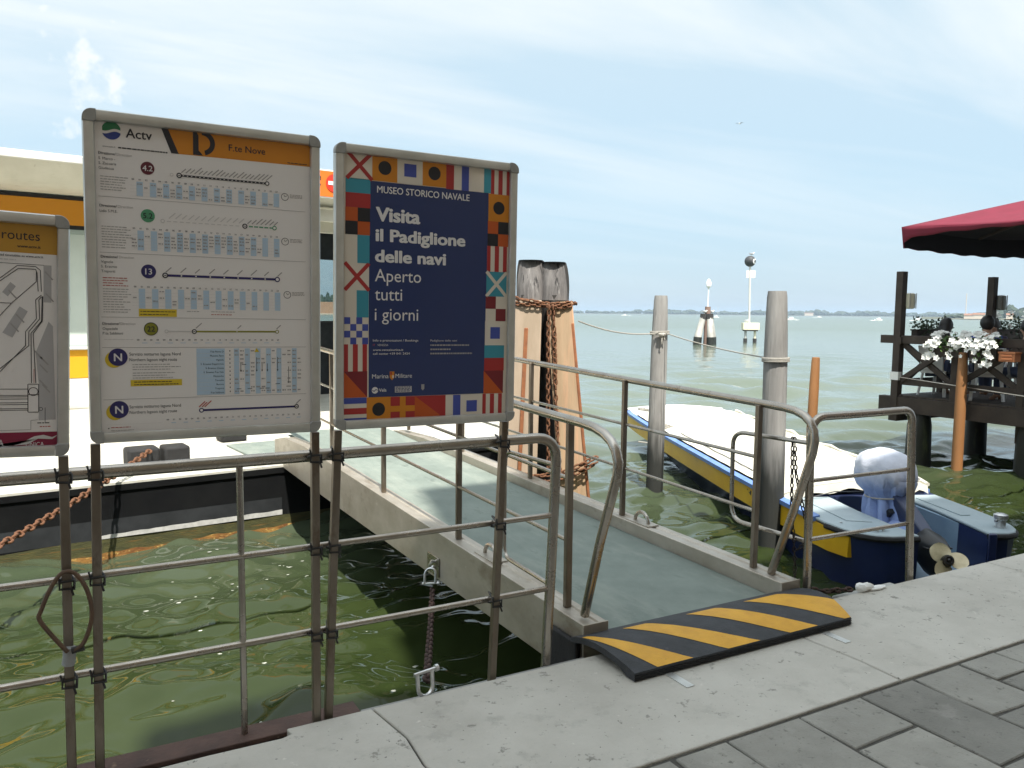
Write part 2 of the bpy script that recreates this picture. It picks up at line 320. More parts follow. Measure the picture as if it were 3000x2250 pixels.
darkwood = pm('dark_stained_timber', (.032,.022,.016), (.055,.04,.03), 7, .72, 0, .3, 30, (.6,.6,.6), spots=[((.085,.068,.055), 12, .62, .75)])
chair_white = pm('white_plastic', (.78,.78,.76), rough=.35)
chair_grey = pm('grey_plastic', (.34,.35,.35), rough=.4)
terracotta = pm('terracotta_plastic', (.50,.19,.075), (.42,.15,.06), 6, .6)
leafm = pm('leaf_green', (.055,.12,.025), (.10,.17,.04), 9, .55, rnd=0)
leafdark = pm('leaf_dark', (.025,.045,.02), (.045,.07,.03), 9, .6)
petal = pm('white_petal', (.80,.80,.76), rough=.6)
umb_red = pm('red_canvas', (.165,.008,.028), (.135,.006,.022), 3, .8, 0, .25, 20, (1,1,1))
lampglass = pm('lamp_glass', (.60,.57,.44), rough=.25)
skinm = pm('skin', (.42,.24,.16), rough=.55)
hairm = pm('dark_hair', (.012,.010,.010), (.022,.017,.014), 40, .5, 0, .4, 120)
shirt_plum = pm('plum_shirt', (.05,.035,.07), rough=.85)
shirt_blue = pm('blue_shirt', (.035,.075,.32), rough=.85)
denim = pm('denim', (.05,.065,.12), rough=.9)
shirt_grey = pm('grey_shirt', (.28,.27,.26), rough=.85)
plaster = pm('ochre_plaster', (.64,.52,.39), (.56,.45,.33), 1.5, .9, 0, .2, 8)
plaster2 = pm('rose_plaster', (.60,.44,.35), (.52,.38,.30), 1.5, .9, 0, .2, 8)
rooftile = pm('roof_tile', (.27,.13,.08), (.20,.10,.06), 4, .9, 0, .4, 20)
brick = pm('brick_wall', (.40,.20,.11), (.48,.27,.16), .3, .9, 0, .1, 2)
cypress = pm('cypress_green', (.018,.035,.018), (.035,.055,.028), .6, .9)
woodland = pm('far_woodland', (.030,.046,.026), (.045,.062,.034), .08, .9, world=True)
landm = pm('shore_earth', (.10,.10,.07), (.06,.07,.04), .05, .95)
farwall = pm('far_house_wall', (.62,.52,.42), rough=.9)
birdw = pm('white_feather', (.78,.78,.76), rough=.8)
birdg = pm('grey_feather', (.30,.31,.33), rough=.8)
signw = pm('sign_white', (.82,.82,.80), rough=.5)
signb = pm('beacon_black', (.03,.032,.035), (.06,.062,.066), 2, .6, stretch=(1,1,.2))
beige_box = pm('beige_cabinet', (.70,.66,.50), rough=.5)

# ------------------------------------------------------------------ water
WZ = -0.9
def axis(a, b, step, lim0, lim1, g):
    xs = list(np.arange(a, b+1e-6, step)); d = step
    up = [xs[-1]]
    while up[-1] < lim1: d *= g; up.append(up[-1]+d)
    d = step; dn = [xs[0]]
    while dn[-1] > lim0: d *= g; dn.append(dn[-1]-d)
    return np.array(dn[:0:-1]+xs+up[1:])
ga = list(np.arange(-1.6, 3.9, .03)); gx = np.concatenate([ga, axis(ga[-1]+.05, 13.4, .05, ga[-1]+.04, 6000, 1.035)]); gx = np.concatenate([-1.6-np.cumsum(.03*1.035**np.arange(1, 260))[::-1], gx])
gb = list(np.arange(2.93, 6.6, .03)); gy = np.concatenate([gb, axis(gb[-1]+.045, 9.6, .045, gb[-1]+.04, 6000, 1.035)])
X, Y = np.meshgrid(gx, gy); sx = np.gradient(gx)[None, :]; sy = np.gradient(gy)[:, None]; sp = np.maximum(sx, sy)
shelter = np.clip((np.hypot(np.maximum(X-2, 0)*.55, np.maximum(Y-4, 0)) - 2.2)/12.0, 0, 1)      # the open lagoon is rougher than the basin
Z = np.zeros_like(X)
def wave(lam, ang, amp, ph, warp=0):
    k = 2*math.pi/lam; c, s_ = math.cos(ang), math.sin(ang)
    p = k*(X*c+Y*s_)+ph
    if warp: p = p+warp*np.sin(k*.37*(-X*s_+Y*c)+ph*1.7)+.6*warp*np.sin(k*.23*(X*c*.4+Y*s_)+ph)
    wgt = np.clip(lam/(3.0*sp)-1.0, 0, 1)
    return amp*np.sin(p)*wgt
for i in range(34):                                     # short smooth wavelets of the basin
    lam = .17*(1.0+i*.075)*rng.uniform(.85, 1.15); slope = .054
    Z += wave(lam, R(78)+rng.normal(0, .6), slope*lam/6.28, rng.uniform(0, 6.28), 1.6)
for i in range(12):
    lam = rng.uniform(1.0, 2.2); Z += wave(lam, R(70)+rng.normal(0, .5), .042*lam/6.28*1.3, rng.uniform(0, 6.28), 1.2)
for i in range(46):                                     # chop of the open lagoon
    lam = .7*(1.0+i*.13)*rng.uniform(.85, 1.2); slope = .035
    Z += shelter*wave(lam, R(52)+rng.normal(0, .42), slope*lam/6.28, rng.uniform(0, 6.28), 1.4)
ny, nx = X.shape
me = bpy.data.meshes.new('water'); me.vertices.add(nx*ny)
me.vertices.foreach_set('co', np.stack([X, Y, Z+WZ], -1).astype(np.float32).ravel())
q = (np.arange(ny-1)[:, None]*nx+np.arange(nx-1)[None, :]).ravel()
quads = np.stack([q, q+1, q+nx+1, q+nx], -1).astype(np.int32)
me.loops.add(quads.size); me.loops.foreach_set('vertex_index', quads.ravel())
me.polygons.add(len(quads)); me.polygons.foreach_set('loop_start', np.arange(0, quads.size, 4, dtype=np.int32))
me.polygons.foreach_set('use_smooth', np.ones(len(quads), bool)); me.update(calc_edges=True); me.validate()
wo = bpy.data.objects.new('water', me); COL.objects.link(wo); tag(wo, kind='structure')
wm = bpy.data.materials.new('lagoon_water'); wm.use_nodes = True; T = wm.node_tree; nd = T.nodes; lk = T.links.new; b = nd['Principled BSDF']
b.inputs['Roughness'].default_value = .035; b.inputs['IOR'].default_value = 1.333
g = nd.new('ShaderNodeNewGeometry'); sp_ = nd.new('ShaderNodeSeparateXYZ'); lk(g.outputs['Position'], sp_.inputs[0])
def mr(src, a, b_, c, d):
    x = nd.new('ShaderNodeMapRange'); lk(src, x.inputs[0])
    for i, v in enumerate((a, b_, c, d)): x.inputs[i+1].default_value = v
    return x.outputs[0]
nz = nd.new('ShaderNodeTexNoise'); nz.inputs['Scale'].default_value = .35; nz.inputs['Detail'].default_value = 4; lk(g.outputs['Position'], nz.inputs['Vector'])
far = mr(sp_.outputs[1], 6.5, 15.0, 0, 1)
mx = nd.new('ShaderNodeMix'); mx.data_type = 'RGBA'; lk(far, mx.inputs[0])
mz = nd.new('ShaderNodeMix'); mz.data_type = 'RGBA'; lk(mr(nz.outputs[0], .35, .7, 0, 1), mz.inputs[0])
mz.inputs[6].default_value = (.021, .032, .0095, 1); mz.inputs[7].default_value = (.031, .043, .015, 1)     # shallow, weedy
lk(mz.outputs[2], mx.inputs[6]); mx.inputs[7].default_value = (.112, .138, .106, 1)                          # open lagoon, silty
lk(mx.outputs[2], b.inputs['Base Color'])
mpw = nd.new('ShaderNodeMapping'); mpw.inputs['Rotation'].default_value = (0, 0, R(-38)); mpw.inputs['Scale'].default_value = (1, .45, 1); lk(g.outputs['Position'], mpw.inputs[0])
dsv = nd.new('ShaderNodeVectorMath'); dsv.operation = 'DISTANCE'; lk(g.outputs['Position'], dsv.inputs[0]); dsv.inputs[1].default_value = (1.5, 4.0, WZ)
hs = None
for sc, st, dist in ((1.1, .5, .10), (4.5, .35, .03)):
    x = nd.new('ShaderNodeTexNoise'); x.inputs['Scale'].default_value = sc; x.inputs['Detail'].default_value = 5; x.inputs['Roughness'].default_value = .6; lk(mpw.outputs[0], x.inputs['Vector'])
    bp = nd.new('ShaderNodeBump'); bp.inputs['Distance'].default_value = dist; lk(x.outputs[0], bp.inputs['Height'])
    lk(mr(dsv.outputs['Value'], 4, 16, .03*st, st), bp.inputs['Strength'])
    if hs: lk(hs, bp.inputs['Normal'])
    hs = bp.outputs[0]
lk(hs, b.inputs['Normal']); me.materials.append(wm)
lk(mr(dsv.outputs['Value'], 12, 90, .5, .20), b.inputs['Specular IOR Level'])          # unresolved wavelets hide part of the mirror at low angles
lk(mr(dsv.outputs['Value'], 15, 150, .035, .22), b.inputs['Roughness'])

# drifting foam flecks beside the pontoon
frg = np.random.RandomState(31); mb = MB()
for i in range(90):
    if i < 40: x, y = frg.uniform(.5, 2.3), frg.uniform(7.0, 9.0)
    elif i < 60: x, y = frg.uniform(0, 2.2), frg.uniform(3.4, 7.0)
    else: x, y = frg.uniform(3.8, 6.2), frg.uniform(4.0, 8.0)
    r_ = frg.uniform(.006, .022)*(2.2 if frg.rand() < .06 else 1); iz = WZ+Z[np.argmin(abs(gy-y)), np.argmin(abs(gx-x))]+.004; k = 7
    mb.add([(x+r_*frg.uniform(.5, 1.5)*math.cos(2*math.pi*j/k), y+r_*.7*frg.uniform(.5, 1.4)*math.sin(2*math.pi*j/k), iz) for j in range(k)], [tuple(range(k))])
o = build('foam_flecks', mb, flatm('foam', (.36,.37,.33), .8), flat=True); tag(o, kind='stuff')

# ------------------------------------------------------------------ quay and paving
quay = build('pavement', MB().box(-60, 60, -2.5, 2.86, -2.4, -.012), mortar); tag(quay, kind='structure'); MW[quay.name] = Matrix()
qw = build('quay_wall', MB().box(-60, 60, 2.862, 2.90, -2.4, -.25), quaywall); tag(qw, kind='structure')
# white kerb stones, joints where the photograph has them
jA = [(1.032, 2.96), (1.074, 2.722), (1.06, 2.53), (1.09, 2.16)]; jB = [(3.166, 3.0), (3.166, 2.687), (3.188, 2.366), (3.176, 2.16)]
jC = [(5.233, 3.0), (5.234, 2.762), (5.26, 2.16)]
def straight(x): return [(x, 3.0), (x, 2.16)]
joints = [straight(-3.1), straight(-1.05), jA, jB, jC, straight(7.3), straight(9.4), straight(11.5)]
for i in range(len(joints)-1):
    a, b_ = joints[i], joints[i+1]; g_ = .004
    left = [(x+g_, y) for x, y in a]; right = [(x-g_, y) for x, y in b_]
    if i == 2: left[0] = (1.036, 3.0)
    poly = left[::-1]+[(p[0], p[1]) for p in [] ]
    edge = []
    if i == 1: edge = [(.69, 3.0), (.70, 2.955), (.66, 2.94), (.40, 2.945), (.1, 2.938), (-.5, 2.94), (-1.046, 2.945)]
    if i == 1: right[0] = (1.028, 3.0)
    if i == 1: poly = [(-1.046, 2.16)]+right[::-1]+edge
    elif i == 0: poly = [(-3.09, 2.16), (-1.054, 2.16), (-1.054, 2.945), (-3.09, 2.94)]
    else: poly = [left[-1]]+right[::-1]+left[:-1]
    k = build('kerb_stone', MB().prism(poly, -.26, 0), stone, quay, bev=.006)
# grey trachyte slabs in strips that run away from the water
xs = [-.72, -.34, .02, .37, .74, 1.11, 1.49, 1.866, 2.125, 2.515, 2.883, 3.235, 3.57, 3.852, 4.22, 4.60, 4.95, 5.32, 5.7]
known = {8: [], 9: [1.878, 1.36], 10: [1.554, 1.02], 11: [1.78, 1.31], 12: [1.958, 1.5], 13: [1.7, 1.2], 7: [1.70, 1.25], 14: [1.9, 1.42]}
for i in range(len(xs)-1):
    cuts = known.get(i, [2.14-rng.uniform(.25, .6)])
    ys = [2.148]+list(cuts)
    while ys[-1] > -.2: ys.append(ys[-1]-rng.uniform(.42, .70))
    for j in range(len(ys)-1):
        a = .006; x0, x1, y1, y0 = xs[i]+a, xs[i+1]-a, ys[j]-a, ys[j+1]+a; dz = rng.uniform(-.003, .002)
        j_ = lambda: rng.uniform(-.006, .006)
        poly = [(x0+j_(), y0+j_()), ((x0+x1)/2, y0+j_()), (x1+j_(), y0+j_()), (x1+j_(), (y0+y1)/2), (x1+j_(), y1 if j == 0 else y1+j_()), (x0+j_(), y1 if j == 0 else y1+j_()), (x0+j_(), (y0+y1)/2)]
        build('paving_stone', MB().prism(poly, -.05, -.002+dz), trach, quay, bev=.005, seg=1)
# steel ledge, rusty beam under the left railing
t = thing('rusty_beam', 'rusty brown steel beam bolted outside the kerb under the left railing', 'beam', (0, 3.08, -.04))
build('flange', MB().box(-3.2, 1.0, 3.022, 3.145, -.045, -.025), rusty, t, bev=.004)
build('web', MB().box(-3.2, 1.0, 3.07, 3.09, -.25, -.045), rusty, t)
led = build('steel_ledge', MB().box(1.004, 2.1, 3.004, 3.062, -.05, -.028).box(1.004, 2.1, 2.902, 3.004, -.30, -.262), pm('ledge_steel', (.30,.30,.29), (.22,.21,.2), 5, .6, .4, .1, 40, spots=[((.22,.11,.06), 6, .62, .72)]), bev=.003)
tag(led, 'flat grey steel ledge along the kerb below the museum poster stand', 'ledge')
led = build('stone_ledge', MB().box(3.84, 4.37, 3.004, 3.085, -.12, -.02), pm('ledge_stone', (.42,.42,.40), (.30,.30,.28), 8, .8), bev=.02); tag(led, 'small pale grey block against the kerb under the right railing', 'ledge')

# ------------------------------------------------------------------ houses behind the viewer (they shade the quay)
def house(x0, x1, h, mat, label, wins, dormer=None):
    t = thing('terraced_house', label, 'house', ((x0+x1)/2, -2.6, 0), 'houses along the quay behind the viewer')
    build('wall', MB().box(x0, x1, -10, -2.52, -.1, h), mat, t)
    build('roof', MB().add([(x0-.02,-2.3,h),(x1+.02,-2.3,h),(x1+.02,-10.2,h),(x0-.02,-10.2,h),(x0,-6.2,h+1.4),(x1,-6.2,h+1.4)], [(3,2,1,0),(0,1,5,4),(2,3,4,5),(1,2,5),(3,0,4)]), rooftile, t)
    if dormer: build('dormer', MB().box(dormer[0], dormer[1], -5, -2.515, h-.1, dormer[2]), mat, t)
    for fl in range(4):
        for w in range(wins):
            wx = x0+(w+.5)*(x1-x0)/wins; wz = 1.1+fl*3.6
            f = build('window', MB().box(wx-.55, wx+.55, -2.519, -2.46, wz, wz+1.7), stone, t)
            build('pane', MB().box(wx-.45, wx+.45, -2.459, -2.45, wz+.1, wz+1.6), glassdark, f)
glassdark = pm('dark_window', (.02,.025,.03), rough=.05)
house(-16, .14, 12.65, plaster2, 'lower rose plastered house to the left behind the viewer', 7)
house(.15, 6.0, 14.6, plaster, 'ochre plastered house with a tall dormer right behind the viewer', 3, (.40, 2.35, 17.2))
house(6.01, 17.5, 14.3, plaster2, 'rose plastered house to the right behind the viewer', 5)

# ------------------------------------------------------------------ left railing
def bend(p0, c, p1, k=6):
    p0, c, p1 = Vector(p0), Vector(c), Vector(p1)
    return [((1-t)**2)*p0+2*t*(1-t)*c+t*t*p1 for t in [i/k for i in range(k+1)]]
YR = 3.085
t = thing('metal_railing', 'long grey steel tube railing on the left behind the poster stands', 'railing', (0, YR, -.03))
build('top_rail', MB().tube([(-3.2, YR, 1.035), (1.80, YR, 1.035)]+bend((1.84, YR, 1.035), (1.945, YR, 1.03), (1.945, YR, .93))+[(1.93, YR, .5), (1.905, YR, -.05)], .0235, 12), steel, t)
for z in (.673, .330): build('middle_rail', MB().tube([(-3.2, YR, z), (1.935, YR, z)], .0135, 10), steel, t)
for x in (.551, -1.45): build('post', MB().tube([(x, YR, 1.02), (x, YR, -.03)], .0125, 8), steel, t)
hp = [(1.94, YR, .905)]+bend((1.945, 3.50, .895), (1.945, 3.575, .895), (1.945, 3.575, .82))+bend((1.945, 3.575, .41), (1.945, 3.575, .34), (1.945, 3.50, .34))+[(1.93, YR, .34)]
build('end_hoop', MB().tube(hp, .011, 8), steel, t)
# right railing
t = thing('metal_railing', 'short grey steel tube railing right of the gangway in front of the boat', 'railing', (4.05, 3.1, -.03))
build('top_rail', MB().tube([(3.69, 3.125, -.05), (3.65, 3.11, .88)]+bend((3.645, 3.11, .92), (3.645, 3.1, 1.03), (3.74, 3.1, 1.03))+[(4.0, 3.09, 1.03)]+bend((4.40, 3.07, 1.035), (4.485, 3.07, 1.035), (4.487, 3.07, .94))+[(4.505, 3.06, .33), (4.515, 3.05, -.05)], .0235, 12), steel, t)
build('middle_rail', MB().tube([(3.655, 3.1, .668), (4.49, 3.07, .67)], .0125, 10), steel, t)
build('middle_rail', MB().tube([(3.67, 3.1, .328), (4.505, 3.07, .329)], .0125, 10), steel, t)
hp = [(3.645, 3.12, .882)]+bend((3.645, 3.60, .872), (3.645, 3.705, .87), (3.645, 3.705, .78))+bend((3.645, 3.70, .42), (3.645, 3.70, .31), (3.645, 3.60, .31))+[(3.67, 3.12, .31)]
build('end_hoop', MB().tube(hp, .0135, 8), steel, t)

# ------------------------------------------------------------------ poster stands
def text_poly(s, bold=0):
    cu = bpy.data.curves.new('lettering', 'FONT'); cu.body = s; cu.size = 1; cu.resolution_u = 3; cu.offset = bold; cu.fill_mode = 'FRONT'
    o = bpy.data.objects.new('lettering', cu); COL.objects.link(o)
    dg = bpy.context.evaluated_depsgraph_get(); me = o.evaluated_get(dg).to_mesh()
    v = [(p.co.x, p.co.y) for p in me.vertices]; f = [tuple(p.vertices) for p in me.polygons]
    o.evaluated_get(dg).to_mesh_clear(); bpy.data.objects.remove(o); bpy.data.curves.remove(cu); return v, f
TC = {}
class Print:
    """flat print laid on a sheet: thin ink layers, 0.35 mm apart, on the sheet's own plane"""
    def __init__(s, bl, ang, y): s.mb = MB(); s.bl = bl; s.c, s.s = math.cos(ang), math.sin(ang); s.y = y
    def P(s, u, v, l): return (s.bl[0]+u*s.c+v*s.s, s.y-l*.00035, s.bl[1]-u*s.s+v*s.c)
    def poly(s, pts, mat, l=1): s.mb.add([s.P(u, v, l) for u, v in pts], [tuple(range(len(pts)))], PK.index(mat))
    def rect(s, u0, v0, u1, v1, mat, l=1): s.poly([(u0, v0), (u1, v0), (u1, v1), (u0, v1)], mat, l)
    def circ(s, u, v, r, mat, l=2, n=28): s.poly([(u+r*math.cos(2*math.pi*i/n), v+r*math.sin(2*math.pi*i/n)) for i in range(n)], mat, l)
    def ring(s, u, v, r, w, mat, l=2, n=24):
        for i in range(n):
            a, b = 2*math.pi*i/n, 2*math.pi*(i+1)/n
            s.poly([(u+(r-w)*math.cos(a), v+(r-w)*math.sin(a)), (u+r*math.cos(a), v+r*math.sin(a)), (u+r*math.cos(b), v+r*math.sin(b)), (u+(r-w)*math.cos(b), v+(r-w)*math.sin(b))], mat, l)
    def line(s, a, b, w, mat, l=2):
        d = Vector((b[0]-a[0], b[1]-a[1])); n = Vector((-d.y, d.x)).normalized()*(w/2)
        s.poly([(a[0]-n.x, a[1]-n.y), (b[0]-n.x, b[1]-n.y), (b[0]+n.x, b[1]+n.y), (a[0]+n.x, a[1]+n.y)], mat, l)
    def path(s, pts, w, mat, l=2):
        for k, (a, b) in enumerate(zip(pts, pts[1:])): s.line(a, b, w, mat, l+.1*(k % 4)+.03*(len(s.mb.f) % 3))
    def text(s, str_, u, v, mat, h=None, w=None, l=3, bold=0, align='l', ang=0, sx=1):
        """h is the height of a capital letter; w, when given, fits the width"""
        if str_ not in TC: TC[str_] = text_poly(str_)
        vs, fs = TC[str_]
        if not vs: return
        x0 = min(p[0] for p in vs); x1 = max(p[0] for p in vs)
        sc = h/.70 if h else w/(x1-x0)
        sxx = w/(x1-x0) if w else sc*sx
        off = {'l': -x0*sxx, 'c': -(x0+x1)/2*sxx, 'r': -x1*sxx}[align]; ca, sa = math.cos(ang), math.sin(ang)
        d = max(0, bold)*sc*1.15
        offs = [(0, 0)] if d == 0 else [(0, 0), (d, 0), (-d, 0), (0, d*.6), (0, -d*.6)]
        if bold > .03: offs += [(d*.7, d*.5), (-d*.7, d*.5), (d*.7, -d*.5), (-d*.7, -d*.5)]
        for k, (ox, oy) in enumerate(offs):
            s.mb.add([s.P(u+(p[0]*sxx+off+ox)*ca-(p[1]*sc+oy)*sa, v+(p[0]*sxx+off)*sa+(p[1]*sc+oy)*ca, l+.12*k) for p in vs], fs, PK.index(mat))
    def greek(s, u, v, w, mat, h=.0022, l=2):
        """a line of print far too small to read: a row of short dashes"""
        x = u
        while x < u+w-.002:
            k = min(rng.uniform(.004, .014), u+w-x); s.rect(x, v, x+k, v+h, mat, l); x += k+.0022
    def finish(s, parent): return build('poster', s.mb, [P[k] for k in PK], parent, flat=True)

def stand(label, bl, ang, w, h, legs, post_down, ties, loc):
    """frame local: u to the right, v up from the frame's lower left outer corner"""
    t = thing('poster_stand', label, 'poster stand', loc, 'poster stands tied to the railing')
    c, s_ = math.cos(ang), math.sin(ang); Yc = 3.018
    def P(u, v, y=Yc): return Vector((bl[0]+u*c+v*s_, y, bl[1]-u*s_+v*c))
    fw = .036; hw = fw/2
    def profile(p0, p1):        # rounded snap-frame bar
        mb = MB(); d = (p1-p0).normalized(); r = d.cross(Vector((0, 1, 0))).normalized(); secs = []
        prof = [(-hw, .012), (-hw, -.006), (-hw*.8, -.013), (0, -.017), (hw*.8, -.013), (hw, -.006), (hw, .012)]
        return mb.loft([[p+r*a+Vector((0, b, 0)) for a, b in prof] for p in (p0, p1)])
    g = .042
    for nm, a, b_ in (('frame_bar', P(hw, g), P(hw, h-g)), ('frame_bar', P(w-hw, g), P(w-hw, h-g)), ('frame_bar', P(g, hw), P(w-g, hw)), ('frame_bar', P(g, h-hw), P(w-g, h-hw))):
        build(nm, profile(a, b_), alu, t)
    for cu_, cv, su, sv in ((0, 0, 1, 1), (w, 0, -1, 1), (0, h, 1, -1), (w, h, -1, -1)):
        cr_r = .030; pts = [(g-.0005, 0)]+[(cr_r*(1-math.sin(R(15*i))), cr_r*(1-math.cos(R(15*i)))) for i in range(0, 7)]+[(0, g-.0005), (hw*2+.001, g-.0005), (hw*2+.001, hw*2+.001), (g-.0005, hw*2+.001)]
        q = [P(cu_+su*a, cv+sv*b_) for a, b_ in pts]
        if su*sv < 0: q = q[::-1]
        k = len(q); mb = MB(); mb.add([(p.x, p.y-.0185, p.z) for p in q]+[(p.x, p.y+.013, p.z) for p in q], [tuple(range(k)), tuple(range(2*k-1, k-1, -1))]+[(i, k+i, k+(i+1) % k, (i+1) % k) for i in range(k)])
        build('frame_corner', mb, alu_dark, t, bev=.003)
    mb = MB(); a_, b_, c_, d_ = P(.02, .02, Yc+.006), P(w-.02, .02, Yc+.006), P(w-.02, h-.02, Yc+.006), P(.02, h-.02, Yc+.006)
    mb.add([a_, b_, c_, d_]+[p+Vector((0, .006, 0)) for p in (a_, b_, c_, d_)], [(0,1,2,3),(7,6,5,4),(0,4,5,1),(1,5,6,2),(2,6,7,3),(3,7,4,0)]); build('back_panel', mb, alu, t, flat=True)
    for u, base in legs:
        p0 = P(u, -.004, 3.035); p1 = Vector((base[0], 3.035, base[1])); build('leg', MB().beam(p0, p1, .030, .030, (0, 1, 0)), steel_old, t, bev=.003)
        for z in ties:
            f = (p0.z-z)/(p0.z-p1.z); x = p0.x+(p1.x-p0.x)*f
            rad = .030 if z > .9 else .022
            mb = MB(); mb.tube([(x-.022, 3.016, z-.012), (x-.020, 3.016, z+.018), (x+.004, YR+rad, z+.024), (x+.023, 3.05, z+.004), (x+.022, 3.016, z-.016)], .0045, 6, closed=True)
            mb.tube([(x+.021, 3.014, z+.014), (x+.020, 3.016, z-.015), (x-.004, YR+rad, z-.02), (x-.023, 3.05, z+.002), (x-.021, 3.014, z+.012)], .0042, 6, closed=True)
            mb.tube([(x+.012, 3.012, z-.012), (x+.018, 3.004, z-.035)], .004, 5); mb.tube([(x-.02, 3.016, z+.01), (x-.026, 3.008, z+.038)], .0035, 5)
            build('cable_tie', mb, tie, t)
    return t
A05 = R(.5)
BL2 = (.0596, 1.146); W2, H2 = .778, 1.098
st2 = stand('tall poster stand with boat timetables and an orange header', BL2, A05, W2, H2, ((.016, (.053, -.03)), (.762, (.815, -.03))), 0, (1.035, .673, .33), (.43, 3.03, -.03))
BL3 = (.8927, 1.140); W3, H3 = .785, 1.087
st3 = stand('poster stand with the dark blue museum poster framed in signal flags', BL3, A05, W3, H3, ((.018, (.862, -.03)), (.752, (1.594, -.04))), 0, (1.035, .673, .33), (1.25, 3.03, -.03))
A1 = R(2); W1, H1 = .95, .782
BL1 = (-.002-W1*math.cos(A1), 1.112+W1*math.sin(A1))
st1 = stand('lowest poster stand at the left edge showing a route map', BL1, A1, W1, H1, ((.018, (-1.02, -.03)), (W1-.018, (-.032, -.03))), 0, (1.035, .673, .33), (-.5, 3.03, -.03))

# ---- timetable poster
p = Print(BL2, A05, 3.0185)
p.rect(.026, .022, .752, 1.072, 'white', 0)
p.poly([(.254, 1.071), (.745, 1.073), (.742, .986), (.290, .983)], 'orange', 1)
p.poly([(.235, 1.070), (.256, 1.070), (.292, .983), (.268, .983)], 'ink', 2)
# round logo: green over blue with a white wave
n = 30; lu, lv, lr = .086, 1.036, .029
def wv(u): return lv-.002+.0045*math.sin((u-lu)/lr*2.8+.4)
us = [lu-lr+2*lr*i/n for i in range(n+1)]
p.poly([(u, max(wv(u)+.004, lv-math.sqrt(max(lr**2-(u-lu)**2, 0)))) for u in us[1:-1]]+[(u, lv+math.sqrt(max(lr**2-(u-lu)**2, 0))) for u in us[::-1][1:-1]], 'dgreen', 2)
p.poly([(u, lv-math.sqrt(max(lr**2-(u-lu)**2, 0))) for u in us[1:-1]]+[(u, min(wv(u)-.005, lv+math.sqrt(max(lr**2-(u-lu)**2, 0)))) for u in us[::-1][1:-1]], 'lblue', 2)
p.text('Actv', .129, 1.019, 'ink', h=.030, w=.079, bold=.012)
# big stencilled letter D
p.poly([(.338, .986), (.370, .986), (.362, .996), (.356, 1.002), (.356, 1.071), (.338, 1.071)], 'ink', 3)
dpts = [(.372, 1.029+.0), ]
for i in range(16):
    a, b_ = R(92-i*10.5), R(92-(i+1)*10.5); c_ = (.368, 1.029); ro, ri = .042, .026
    p.poly([(c_[0]+ri*math.cos(a), c_[1]+ri*math.sin(a)), (c_[0]+ro*math.cos(a), c_[1]+ro*math.sin(a)), (c_[0]+ro*math.cos(b_), c_[1]+ro*math.sin(b_)), (c_[0]+ri*math.cos(b_), c_[1]+ri*math.sin(b_))], 'ink', 3)
p.line((.352, 1.068), (.366, 1.040), .007, 'orange', 4)
p.text('F.te Nove', .456, 1.012, 'ink', h=.023, w=.125, bold=.008)
p.greek(.66, .991, .07, 'ink', .003, 3)
p.text('www.actv.it', .059, .981, 'ink', h=.0055); p.greek(.105, .981, .155, 'ink', .0045)
def direction(v, lines, red=0):
    p.text('Direzione/', .046, v, 'ink', h=.0085, bold=.014); p.text('Direction', .100, v, 'grey', h=.0085)
    for i, s_ in enumerate(lines): p.text(s_, .046, v-.017-i*.0155, 'ink', h=.0085)
def badge(u, v, r, col, s_, tc, h=.017): p.circ(u, v, r, col, 2, 36); p.text(s_, u, v-h/2, tc, h=h, align='c', l=4, bold=.012)
HRS = ['%02d' % i for i in range(24)]
def hours(u0, u1, v, col=False, v1=None, dens=0):
    k = 24; w = (u1-u0)/k
    for i in range(k):
        p.text(HRS[i], u0+(i+.5)*w, v, 'ink', h=.0055, align='c', bold=.01)
        if v1 is not None and i % 2: p.rect(u0+i*w+.0005, v1, u0+(i+1)*w-.0005, v-.004, 'blue', 1)
    if v1 is not None:
        r = 0; y = v-.014
        while y > v1+.003:
            p.rect(u0, y-.0035, u1, y-.0029, 'lgrey', 2)
            for i in range(k):
                if rng.rand() < dens*(1 if 3 < i < 20 else .45): p.greek(u0+i*w+.003, y, w*.72, 'grey', .004, 3)
            y -= .011
def clock(u, v):
    p.ring(u, v, .0135, .0018, 'ink', 2); p.line((u, v), (u-.0035, v+.007), .0014, 'ink', 3); p.line((u, v), (u+.008, v+.005), .0014, 'ink', 3)
    for i in range(3): p.greek(u+.018, v+.008-i*.005, .045, 'grey', .0022)
def sepline(v): p.rect(.043, v, .725, v+.0014, 'grey', 2)
def stops(us, v, ang=R(43), hi=.03, mat='grey'):
    for u in us:
        k = rng.uniform(.55, 1)*hi; p.line((u+.002, v+.010), (u+.002+k*math.cos(ang), v+.010+k*math.sin(ang)), .0034, mat, 2)
def node(u, v, r, col, arrow=False):
    p.circ(u, v, r, col, 3); p.circ(u, v, r*.58, 'white', 4)
    if arrow: p.line((u-r*.4, v), (u+r*.4, v), r*.3, col, 5)
def notes(v, k, u=.050, w=.085, mat='grey', dv=.0085):
    for i in range(k): p.greek(u, v-i*dv, w*rng.uniform(.7, 1), mat, .0026)
# 4.2
direction(.957, ['S. Marco -', 'S. Zaccaria', 'Giudecca']); badge(.193, .925, .0215, 'maroon', '4.2', 'offw', .018)
p.line((.292, .911), (.587, .911), .007, 'ink', 2)
for i in range(21): p.rect(.303+i*.0134, .9098, .3075+i*.0134, .9122, 'white', 3)
node(.292, .911, .009, 'ink', True); node(.587, .911, .008, 'ink'); node(.268, .911, .006, 'lgrey')
stops([.297+i*.0142 for i in range(21)], .911, hi=.034); hours(.137, .630, .882, True, .830, .5); clock(.650, .869); notes(.885, 6); sepline(.820)
